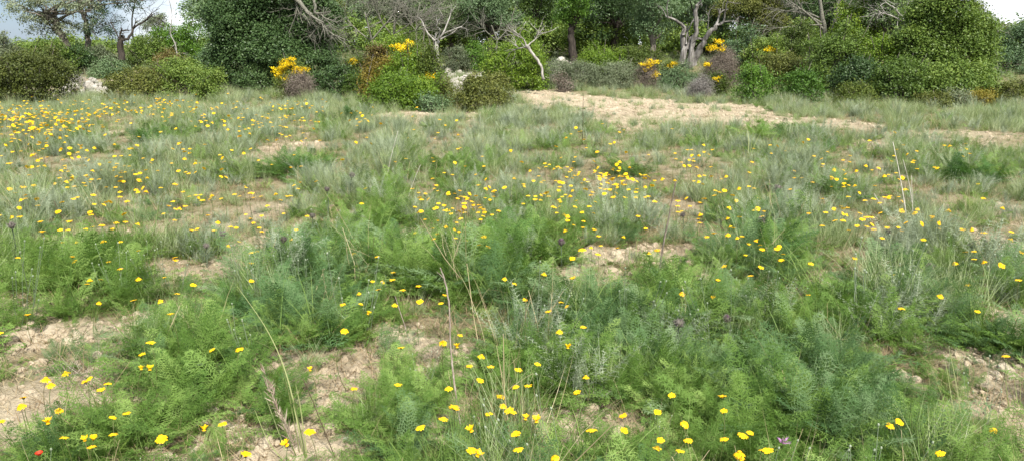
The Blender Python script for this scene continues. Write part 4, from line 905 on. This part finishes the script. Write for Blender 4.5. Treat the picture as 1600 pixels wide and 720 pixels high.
def dome_mesh(name, m, r0, h, flip=False, z0=0.):
    V, F, T = dome(r0, h, z0=z0)
    if flip: V[:, 2] *= -1
    mb = MB(); mb.add(V, F, .5); mb.F3.append(T); return mb.mesh(name, M[m], True)
PET = [petal_mesh(i, 12 + i % 3, (.05, .16, .28, .0, .45, -.55)[i % 6]) for i in range(8)]
PETC = [petal_mesh(40 + i, 11, 1.3) for i in range(2)]
DISC = dome_mesh('disc', 'disc', .0082, .0045)
CALYX = dome_mesh('calyx', 'stem', .0078, .008, True)
def stem_mesh(seed):
    r = np.random.default_rng(seed); a = r.uniform(0, 6.28); b = r.uniform(.01, .05)
    t = np.linspace(0, 1, 7)
    P = np.stack([b * np.cos(a) * np.sin(np.pi * t) * t, b * np.sin(a) * np.sin(np.pi * t), t], -1)
    mb = MB(); tube(mb, P, np.linspace(.0016, .0011, 7), 5, float(r.random()))
    return mb.mesh('stem', M['stem'], True)
STEM = [stem_mesh(i) for i in range(6)]
def join(name, pieces):
    import bmesh
    bm = bmesh.new(); mats = []
    for me, Mx in pieces:
        n0 = len(bm.faces); tmp = me.copy(); tmp.transform(Mx); bm.from_mesh(tmp); bm.faces.ensure_lookup_table()
        m = me.materials[0]
        if m not in mats: mats.append(m)
        for f in bm.faces[n0:]: f.material_index = mats.index(m)
        bpy.data.meshes.remove(tmp)
    me = bpy.data.meshes.new(name); bm.to_mesh(me); bm.free()
    for m in mats: me.materials.append(m)
    return me
def far_flower(seed, h=.22):
    r = np.random.default_rng(seed); T = Matrix.Translation((0, 0, h)) @ Euler((r.normal(0, .25), r.normal(0, .25), 0)).to_matrix().to_4x4()
    return join('flower', [(STEM[seed % 6], Matrix.Diagonal((1, 1, h, 1))), (PET[seed % 8], T), (DISC, T)])

def flowers():
    r = np.random.default_rng(99)
    pts = []
    for (px, py) in FL:
        h = float(np.clip(r.normal(.235, .04), .14, .33))
        P = at(px, py, h); pts.append((float(np.hypot(P[0], P[1])), px, py, h, P))
    pts.sort(key=lambda q: q[0])
    near, far = pts[:300], pts[300:]
    lab = {}
    groups = {}
    for q in near:
        i = min(range(len(LAND)), key=lambda k: (LAND[k][0][0] - q[1]) ** 2 + (1.5 * (LAND[k][0][1] - q[2])) ** 2)
        groups.setdefault(i, []).append(q)
    for i, g in groups.items():
        g.sort(key=lambda q: q[1])
        for k, q in enumerate(g):
            kind = 'half open daisy' if (q[1], q[2]) in DULL else 'large yellow daisy' if BIG.get((q[1], q[2]), 1) > 1.2 else 'yellow daisy'
            lab[(q[1], q[2])] = (kind + ' standing alone ' if len(g) == 1 else ORD[min(k, 15)] + ' ' + kind + ' from the left ') + LAND[i][1]
    protoS = [far_flower(s) for s in range(8)]
    for d, px, py, h, P in near:
        g = P[:2]; z = float(terrain(g[0], g[1])); s = BIG.get((px, py), 1) * r.uniform(.66, .95) * (1 + .18 * min(1, max(0, (d - 4) / 4)))
        dull = (px, py) in DULL
        tilt = (r.normal(-.06, .20), r.normal(0, .20), r.uniform(0, 6.28))
        l = lab[(px, py)]
        if d > 6.2:
            o = link('daisy', protoS[int(r.integers(8))]); o.location = (g[0], g[1], z); o.rotation_euler = (0, 0, r.uniform(0, 6.28)); o.scale = (s, s, h / .22)
            tag(o, l, 'flower', 'yellow daisies flowering in the meadow'); continue
        o = thing('daisy', l, 'flower', (g[0], g[1], z), 'yellow daisies flowering in the meadow'); o.rotation_euler = (r.normal(0, .03), r.normal(0, .03), 0)
        st = link('stem', STEM[int(r.integers(6))], o); st.scale = (1, 1, h - .006); st.rotation_euler = (0, 0, r.uniform(0, 6.28))
        hp = link('petals', PETC[int(r.integers(2))] if dull else PET[int(r.integers(8))], o); hp.location = (0, 0, h); hp.rotation_euler = tilt; hp.scale = (s * (.8 if dull else 1),) * 3
        dk = link('disc', DISC, o); dk.location = (0, 0, h); dk.rotation_euler = tilt; dk.scale = (s, s, s)
        ck = link('calyx', CALYX, o); ck.location = (0, 0, h); ck.rotation_euler = tilt; ck.scale = (s, s, s)
    # the many small far ones
    Q = [q[4] - [0, 0, q[3]] for q in far]
    for (cx, cy, rx, ry, n) in [(55, 200, 85, 34, 210), (30, 185, 60, 16, 60), (130, 190, 60, 18, 40), (200, 175, 90, 14, 60), (330, 185, 90, 26, 60), (440, 195, 70, 28, 55), (240, 165, 70, 7, 30), (560, 190, 30, 16, 14), (470, 170, 70, 14, 24),
        (300, 250, 120, 30, 22), (930, 280, 90, 30, 34), (720, 335, 60, 35, 24), (1090, 255, 40, 22, 12), (1330, 280, 80, 40, 18), (950, 220, 90, 16, 10), (650, 200, 60, 20, 10), (160, 285, 140, 50, 44), (110, 255, 110, 40, 36), (100, 345, 110, 40, 22), (720, 335, 55, 36, 26), (960, 283, 50, 16, 20), (870, 315, 40, 30, 16), (1240, 240, 60, 20, 6), (1450, 260, 80, 30, 10), (1380, 325, 130, 45, 30), (1100, 300, 120, 50, 24), (1500, 395, 90, 40, 12), (1150, 375, 80, 40, 12), (800, 270, 120, 40, 16)]:
        for i in range(n):
            u, v = r.normal(0, .55, 2); P = at(cx + u * rx, cy + v * ry, .2)
            if np.hypot(P[0], P[1]) < 6.3: continue
            Q.append(np.array([P[0], P[1], float(terrain(P[0], P[1]))]))
    Q = np.array(Q); Q[:, 2] = terrain(Q[:, 0], Q[:, 1])
    stuff('yellow_flowers', 'small yellow daisies massed in the far meadow', 'flowers', protoS, Q, r.uniform(.9, 1.2, len(Q)) * (1 + .25 * smooth(8, 15, np.hypot(Q[:, 0], Q[:, 1]))), r, .08)
flowers()

def small_flowers():
    r = np.random.default_rng(5)
    # red poppy
    P = at(61, 709, .17); g = np.array([P[0], P[1], float(terrain(P[0], P[1]))])
    o = thing('poppy', 'small red poppy alone in the grass at the bottom left', 'flower', g)
    st = link('stem', STEM[1], o); st.scale = (1, 1, .165)
    mb = MB()
    for i in range(4):
        a = i * math.pi / 2 + .3; V = []; n = 6
        for k in range(4):
            t = k / 3; rad = .004 + .017 * t
            for j in range(n):
                b = a + (j / (n - 1) - .5) * 1.9; V.append((rad * math.cos(b), rad * math.sin(b), .017 * t ** 1.4 + .0015 * (i % 2) + r.normal(0, .0008)))
        mb.add(V, [(k * n + j, k * n + j + 1, (k + 1) * n + j + 1, (k + 1) * n + j) for k in range(3) for j in range(n - 1)], float(r.random()))
    p = link('petals', mb.mesh('petals', M['red'], True), o); p.location = (0, 0, .165)
    d = link('disc', dome_mesh('disc', 'thistle', .005, .008), o); d.location = (0, 0, .166)
    p.scale = d.scale = (.62, .62, .62)
    # pink knapweed
    P = at(1225, 688, .22); g = np.array([P[0], P[1], float(terrain(P[0], P[1]))])
    o = thing('knapweed', 'single pink fringed flower low in the grass at the bottom', 'flower', g)
    st = link('stem', STEM[2], o); st.scale = (1.2, 1.2, .215)
    mb = MB(); blades(mb, r, 46, (.014, .024), (.0012, .0022), (.5, .97), (0, .2), .004, seg=2)
    p = link('petals', mb.mesh('petals', M['pink']), o); p.location = (0, 0, .215); p.scale = (1.25,) * 3
    d = link('bud', dome_mesh('bud', 'thistle', .008, .014, True), o); d.location = (0, 0, .219)
    mb = MB(); blades(mb, r, 8, (.05, .09), (.003, .006), (.3, .9), (.1, .5), .01); link('leaves', mb.mesh('leaves', M['thistle_stem']), o)
small_flowers()

# ------------------------------------------------------------------ thistles
def thistle_head(seed, purple):
    r = np.random.default_rng(seed); mb = MB()
    d = norm(r.normal(0, 1, (150, 3))); d[:, 2] = d[:, 2] * .9
    base = d * .013; tip = d * .027 * r.uniform(.75, 1.2, (150, 1)) + [0, 0, .004]
    s = norm(np.cross(d, r.normal(0, 1, d.shape))) * .0022
    V = np.stack([base - s, base + s, tip], 1).reshape(-1, 3); mb.add(V, np.arange(450).reshape(-1, 3), np.repeat(r.random(150), 3))
    Vd, F, T = dome(.0165, .018); mb.add(Vd, F, .2); mb.F3.append(T + mb.n - len(Vd)); Vd = Vd * [1, 1, -1]; mb.add(Vd, F[:, ::-1], .2); mb.F3.append(T[:, ::-1] + mb.n - len(Vd))
    return mb.mesh('head', M['thistle'])
THH = [thistle_head(i, 0) for i in range(3)]
def thistle(label, px, py, base_py, s=1.0, flower=None, lean=0):
    r = np.random.default_rng(int(px * 7 + py)); b = at(px + lean, base_py); t = up_at(px, py, b[1]) - b; h = t[2]
    o = thing('thistle', label, 'thistle', b, 'thistles in the meadow')
    mb = MB(); p, q = resample([[0, 0, -.02], t * .5 + r.normal(0, .012, 3), t], [.0042 * s, .0034 * s, .0026 * s], 4); tube(mb, p, q, 6, float(r.random()))
    link('stem', mb.mesh('stem', M['thistle_stem'], True), o)
    for k in range(6):
        z = .12 + .7 * k / 6; a = r.uniform(0, 6.28); mb = MB()
        fronds(mb, r, 1, (.07 * s, .12 * s), (.5, .85), (.1, .4), nodes=6, pin=.28, needles=2, nl=.12, nw=.0022, B=np.zeros((1, 3)), az=np.array([a]))
        lf = link('leaf', mb.mesh('leaf', M['thistle_stem']), o); lf.location = tuple(t * z)
    hd = link('head', THH[int(r.integers(3))], o); hd.location = tuple(t); hd.scale = (s, s, s); hd.rotation_euler = (r.normal(0, .25), r.normal(0, .25), 0)
    if flower:
        mb = MB(); blades(mb, r, 60, (.018, .032), (.0008, .0016), (.1, .6), (0, .2), .010, seg=2)
        fl = link('florets', mb.mesh('florets', M[flower]), o); fl.location = tuple(t + [0, 0, .012]); fl.scale = (s, s, s)
thistle('tall dark headed thistle near the left edge, behind the grass tussock', 18, 352, 430, 1.3)
thistle('thistle with a purple tinged head on a short stem, left of the central clump', 348, 366, 402, 1.25, 'purple')
thistle('grey brown thistle beside the one with a purple tinged head', 322, 384, 420, 1.0)
thistle('grey headed thistle high in the middle, behind the feathery clump', 550, 274, 315, 1.5)
thistle('smaller grey thistle just beside the high central one', 511, 296, 345, 1.2)
thistle('thistle half sunk in the grey tuft left of the central clump', 488, 337, 372, 1.1)
thistle('dark stemmed upright thistle left of the feathery central clump', 443, 374, 440, 1.2)
thistle('tilted thistle below the dense yellow flower patch', 649, 402, 432, 1.1, None, 3)
thistle('thistle with its dark head low among the yellow flower groups', 877, 379, 420, 1.2, 'purple')
thistle('vivid purple thistle in the green growth on the right', 1189, 346, 400, 1.7, 'purple')
thistle('dark round headed thistle standing in silvery grass on the right', 1216, 294, 345, 1.5)
thistle('small thistle beside the yellow daisies behind the brown leaning stalk', 1067, 336, 366, 1.0)
thistle('pale stemmed thistle with a grey head in the front ferny growth', 1061, 504, 575, 1.2)
thistle('drab thistle behind the pale stemmed one', 1020, 474, 520, 1.0)
thistle('reddish brown thistle right of the pale stemmed one', 1136, 498, 535, 1.0, 'purple')
thistle('dark thistle among yellow daisies near the right edge', 1518, 384, 425, 1.3)
thistle('dark thistle leaning beside its neighbour near the right edge', 1541, 380, 420, 1.1, None, -6)
thistle('grey thistle left of the dark pair at the right edge', 1454, 416, 455, 1.2)
thistle('small round thistle at the foot of the white dead stems', 1387, 363, 395, 1.1)

# ------------------------------------------------------------------ dry stalks and grasses that stand out singly
def stalk(label, stems_, m, name='dry_stalk', cat='stalk', group=None):
    """stems_: list of (points in the photograph, first one on the ground; radii in metres)"""
    r = np.random.default_rng(abs(hash(label)) % 1 + int(stems_[0][0][0][0]) * 3)
    b = at(*stems_[0][0][0]); o = None; k = 0
    multi = len(stems_) > 1
    if multi: o = thing(name, label, cat, b)
    for pts, rad in stems_:
        b2 = at(*pts[0]); sl = r.normal(0, .06)
        P = [b2 - b - [0, 0, .02]] + [up_at(x, y, b2[1] + sl * i) - b for i, (x, y) in enumerate(pts[1:], 1)]
        p, q = resample(P, np.linspace(rad, rad * .6, len(P)), 6, .25, r)
        mb = MB(); tube(mb, p, q, 6, float(r.random()), .08, r); me = mb.mesh('stem', M[m], True)
        if multi: link('stem', me, o)
        else:
            o = link(name, me); o.location = tuple(b); tag(o, label, cat)
    return o
stalk('tall brown dry stalk standing in the front middle of the meadow', [([(726, 700), (714, 630), (705, 550), (701, 470), (694, 436), (688, 418)], .0048), ([(704, 560), (699, 452), (682, 424)], .003)], 'brown_stalk')
stalk('thin grey stalk leaning left behind the cracked bare soil path', [([(650, 570), (636, 520), (617, 462)], .0034)], 'brown_stalk')
stalk('straw coloured stalk slanting up behind the feathery central clump', [([(602, 288), (610, 250), (622, 205)], .0045)], 'white_stem')
stalk('short pale stalk slanting beside the straw coloured one', [([(636, 312), (644, 290), (657, 258)], .005)], 'white_stem')
stalk('brown stalk leaning right in the middle of the meadow', [([(1026, 450), (1034, 395), (1046, 335), (1056, 285)], .007)], 'brown_stalk')
stalk('bunch of bleached white dead stems standing tall on the right', [([(1417, 340), (1407, 280), (1395, 222)], .0055), ([(1428, 345), (1423, 300), (1411, 250)], .0045), ([(1427, 330), (1424, 274)], .0035)], 'white_stem')
stalk('short bleached stem slanting left of the white dead bunch', [([(1387, 338), (1366, 303)], .006)], 'white_stem')
stalk('short bleached stem slanting right of the white dead bunch', [([(1450, 352), (1462, 335), (1476, 318)], .0045)], 'white_stem')
stalk('thin dark upright stem before the bare strip', [([(910, 228), (911, 190), (911, 146)], .0055)], 'dark_stem')
stalk('thin dark bent stem on the cracked bare soil path', [([(528, 719), (505, 668), (487, 622), (474, 592)], .0022)], 'dark_stem')
stalk('short dark stem slanting on the left meadow', [([(104, 350), (92, 330), (84, 314)], .004)], 'dark_stem')
stalk('thin upright dead stem in front of the bright feathery clump', [([(304, 520), (305, 490), (306, 466)], .0022)], 'dark_stem')
stalk('short pale dead stem at the bottom right beside the thin grass', [([(1509, 719), (1510, 690), (1511, 660)], .0022)], 'white_stem')
stalk('dark stub of a stem beside the lowest middle daisies', [([(843, 712), (850, 678)], .0022)], 'dark_stem')
stalk('second dark stub beside the bottom edge bare patch', [([(978, 718), (984, 690)], .0022)], 'dark_stem')

def grasses(label, stems_, m='pale_grass', w=.0035, plumes=None, name='grass_clump', heads=True):
    r = np.random.default_rng(int(sum(p[0] for s in stems_ for p in s)))
    b = at(*stems_[0][0]); o = thing(name, label, 'grass', b)
    for pts in stems_:
        b2 = at(*pts[0]); sl = r.normal(0, .08)
        P = np.array([b2 - b - [0, 0, .01]] + [up_at(x, y, b2[1] + sl * i) - b for i, (x, y) in enumerate(pts[1:], 1)])
        p, q = resample(P, np.linspace(w, w * .5, len(P)), 6, 0)
        sd = norm(np.array([[1, r.normal(0, .4), r.normal(0, .2)]]))
        mb = MB(); V, F = strips(p[None], sd, np.linspace(w, w * .25, len(p))); mb.add(V, F, float(r.random()))
        tube(mb, p, np.linspace(w * .5, w * .2, len(p)), 4, float(r.random()))
        link('blade', mb.mesh('blade', M[m]), o)
    for (x0, y0, x1, y1, wd) in plumes or []:
        A, B = up_at(x0, y0, b[1]) - b, up_at(x1, y1, b[1]) - b; n = 34; mb = MB()
        t = r.random(n); base = A + (B - A) * t[:, None] + np.array([0, r.normal(0, .03), 0]); d = norm(norm(B - A) + r.normal(0, .38, (n, 3))); L = r.uniform(.025, .06, n)
        P = np.stack([base, base + d * L[:, None] * .5, base + d * L[:, None]], 1)
        V, F = strips(P, norm(np.cross(d, r.normal(0, 1, (n, 3)))), np.array([.0008, .002, .0002]) * wd); mb.add(V, F, np.repeat(r.random(n), 6)); link('plume', mb.mesh('plume', M['plume']), o)
grasses('dry grass with feathery pinkish plumes and long arching blades', [[(474, 712), (452, 600), (420, 520), (370, 446)], [(470, 714), (440, 570), (400, 532)], [(478, 716), (462, 640), (440, 590), (412, 560)], [(466, 716), (440, 660), (412, 600)], [(452, 718), (430, 660), (412, 612)], [(480, 716), (470, 640), (462, 600)], [(446, 719), (420, 690), (398, 640)]],
    plumes=[(428, 625, 408, 584, 1.0), (448, 650, 424, 600, 1.1), (456, 678, 436, 630, 1.1), (462, 690, 448, 650, 1.0)], w=.003)
grasses('two pale arching blades at the bottom left, below a yellow daisy', [[(350, 719), (318, 676), (281, 630)], [(338, 719), (322, 700), (300, 680)], [(372, 719), (380, 690), (388, 655)]], w=.005)
grasses('pale thin grass stems at the bottom right beside bare soil', [[(1506, 714), (1490, 640), (1478, 566)], [(1504, 716), (1480, 640), (1450, 562)], [(1500, 716), (1488, 690), (1470, 660)], [(1512, 712), (1494, 600), (1482, 540)], [(1460, 712), (1452, 660), (1450, 630)]], w=.0028)
grasses('whitish grass blades beside bare soil at the right edge', [[(1590, 640), (1575, 600), (1545, 580)], [(1592, 640), (1584, 590), (1570, 560)], [(1580, 650), (1572, 600), (1574, 565)], [(1596, 650), (1594, 580), (1598, 540)]], 'white_stem' if False else 'pale_grass', w=.003)
grasses('yellowish arching grass tuft behind the purple thistle, before the bare strip', [[(1165, 248), (1160, 225), (1150, 205)], [(1168, 248), (1170, 220), (1166, 196)], [(1172, 248), (1180, 225), (1188, 208)], [(1160, 250), (1148, 232), (1132, 220)], [(1175, 250), (1190, 232), (1200, 226)], [(1170, 250), (1174, 226), (1178, 204)]], w=.007)
grasses('long curved green blade pair over the grass tussock on the left', [[(236, 385), (244, 345), (252, 310), (272, 296)], [(214, 380), (210, 330), (206, 290)], [(262, 400), (280, 370), (300, 352)], [(200, 400), (180, 350), (160, 322)]], 'green_grass', w=.005)

# ------------------------------------------------------------------ single clumps that read as plants of their own
def f_big(mb, r):
    fronds(mb, r, 26, (.14, .30), (.4, .96), (.1, .7), nodes=17, pin=.19, needles=9, nl=.065, nw=.0016, spread=.16)
    fronds(mb, r, 8, (.18, .32), (.0, .4), (.05, .5), nodes=17, pin=.16, needles=8, nl=.06, nw=.0015, spread=.12)
    blades(mb, r, 14, (.1, .3), (.001, .002), (.05, .7), (.0, .5), .18, cv=(.6, 1.4))
def f_tussock(mb, r):
    blades(mb, r, 230, (.18, .5), (.0014, .003), (.03, .6), (.05, .6), .13)
BIGP = {'feather': proto(f_big, 3, 'feathery_plant', 'feather'), 'feather_blue': proto(f_big, 3, 'feathery_plant_b', 'feather_blue'), 'feather_dark': proto(f_big, 3, 'feathery_plant_d', 'feather_dark'),
    'green_grass': proto(f_tussock, 3, 'tussock', 'green_grass'), 'grey_grass': proto(f_tussock, 3, 'tussock_g', 'grey_grass'), 'silver': proto(f_silver, 3, 'silver_plant', 'silver')}
CL = 0
for (px, py, s, k, lab) in [
    (300, 640, 1.3, 'feather', 'big bright green feathery clump in the lower left of the meadow'), (250, 690, 1.0, 'feather', 'feathery clump just below the big bright one, lower left'), (350, 600, 1.1, 'feather', 'feathery clump joined to the back of the big bright one'),
    (650, 650, 1.0, 'feather', 'low feathery clump at the foot of the tall brown stalk'), (590, 690, .9, 'feather', 'feathery clump between the bare soil path and the bottom edge'), (530, 540, .9, 'feather', 'leafy feathery clump at the top of the cracked bare soil path'),
    (460, 500, 1.2, 'feather_blue', 'blue green feathery clump left above the bare soil path'), (380, 500, 1.0, 'feather_dark', 'dark feathery clump above the big bright one'), (940, 525, 1.1, 'feather_blue', 'low arching blue green ferny clump in the front middle'),
    (930, 575, .9, 'feather_blue', 'ferny rosette just in front of the low arching one'), (1040, 600, 1.2, 'feather_blue', 'broad ferny mound in the front middle under a thistle'), (1130, 600, 1.1, 'feather', 'green ferny mound right of the broad one'),
    (1240, 640, 1.2, 'feather_blue', 'big blue green ferny mound above the pink flower'), (1310, 680, 1.1, 'feather_blue', 'ferny mound at the bottom edge right of the pink flower'), (1340, 600, 1.0, 'feather', 'bright ferny clump right of the big mound'),
    (1390, 480, 1.1, 'feather_blue', 'dark ferny clump behind the silvery sprigs on the right'), (1540, 540, .9, 'feather_blue', 'ferny clump on the edge of the right bare soil'), (1200, 520, 1.0, 'feather', 'feathery clump in the middle of the right meadow'),
    (560, 370, 1.5, 'feather', 'tall feathery clump in the centre of the meadow'), (500, 420, 1.3, 'feather_blue', 'blue green feathery clump in front of the central one'), (620, 400, 1.2, 'feather_dark', 'dark feathery clump right of the central one'),
    (790, 400, 1.5, 'feather_dark', 'dark feathery clump below the dense yellow flower patch'), (840, 380, 1.3, 'feather', 'feathery clump right of the dark one by the flower patch'), (1180, 400, 1.4, 'feather_dark', 'dark feathery clump around the vivid purple thistle'),
    (230, 225, 1.5, 'feather_dark', 'wide dark green feathery clump on the far left meadow'), (285, 222, 1.3, 'feather', 'feathery clump right of the wide dark one on the left'), (450, 275, 1.6, 'feather_dark', 'deep green feathery clump near the left bare hollow'), (490, 268, 1.3, 'feather_dark', 'smaller deep green feathery clump beside the left hollow one'),
    (1310, 310, 1.5, 'feather_dark', 'deep green feathery clump left of the white dead stems'), (1500, 285, 1.6, 'feather_dark', 'wide deep green clump right of the white dead stems'), (1545, 285, 1.4, 'feather_dark', 'deep green clump at the right next to the bare soil'), (980, 275, 1.4, 'feather', 'feathery clump under the bright band of daisies'), (1185, 218, 1.7, 'feather', 'bright feathery clump at the edge of the bare strip'), (1225, 214, 1.5, 'feather_dark', 'dark clump beside the bright one at the bare strip'), (1245, 212, 1.3, 'feather', 'small clump at the right end by the bare strip'),
    (550, 192, 1.6, 'feather_dark', 'dark green clump before the mixed thicket'), (705, 270, 1.5, 'feather', 'green clump behind the dense yellow flower patch'),
    (215, 410, 1.15, 'green_grass', 'tall green grass tussock on the left meadow'), (170, 425, .9, 'green_grass', 'smaller green grass tussock beside the tall one'), (690, 600, .42, 'green_grass', 'grassy tuft against the tall brown stalk'), (580, 425, 1.0, 'green_grass', 'pale bladed grass tuft in front of the central feathery clump'), (1440, 520, .8, 'silver', 'silvery sprig tuft on the right side of the meadow'), (1480, 505, .8, 'silver', 'second silvery sprig tuft beside the first on the right'),
    (500, 300, 1.3, 'silver', 'pale silvery tuft behind the central feathery clump'), (1250, 320, 1.3, 'silver', 'silvery tuft below the dark round headed thistle'), (1290, 360, 1.2, 'silver', 'silvery tuft among daisies left of the white stems'), (1570, 440, 1.0, 'silver', 'silvery grass tuft at the right edge of the meadow'), (930, 330, 1.2, 'silver', 'silvery tuft under the bright band of daisies'), (620, 200, 1.2, 'grey_grass', 'grey grass tussock right before the mixed thicket'), (540, 205, 1.2, 'grey_grass', 'grey grass tussock left of the dark green clump'), (60, 350, 1.2, 'silver', 'silvery tuft near the tall dark headed thistle')]:
    P = at(px, py); o = link('grass_tussock' if 'grass' in k else 'feathery_plant' if 'feather' in k else 'silvery_plant', BIGP[k][CL % 3]); CL += 1
    o.location = tuple(P - [0, 0, .01]); o.scale = (s, s, s * .85); o.rotation_euler = (0, 0, px * .7)
    tag(o, lab, 'grass' if 'grass' in k else 'plant')
# the flattened grey dead tuft on the left bare soil and two more
for (px, py, s, lab) in [(125, 590, 1.0, 'flattened grey dead tuft lying on the bare soil, lower left'), (685, 560, .8, 'grey brown dead stems inside the grassy tuft by the tall stalk'), (440, 525, .7, 'dark dead tuft half hidden left of the bare soil path'), (930, 640, .7, 'dead brown tuft at the edge of the bottom bare patch')]:
    r = np.random.default_rng(px); mb = MB(); blades(mb, r, 160, (.08, .22), (.001, .0022), (.6, .97), (-.2, .4), .10); o = link('dead_tuft', mb.mesh('dead_tuft', M['dead'])); o.location = tuple(at(px, py)); o.scale = (s, s, s); tag(o, lab, 'dead plant')
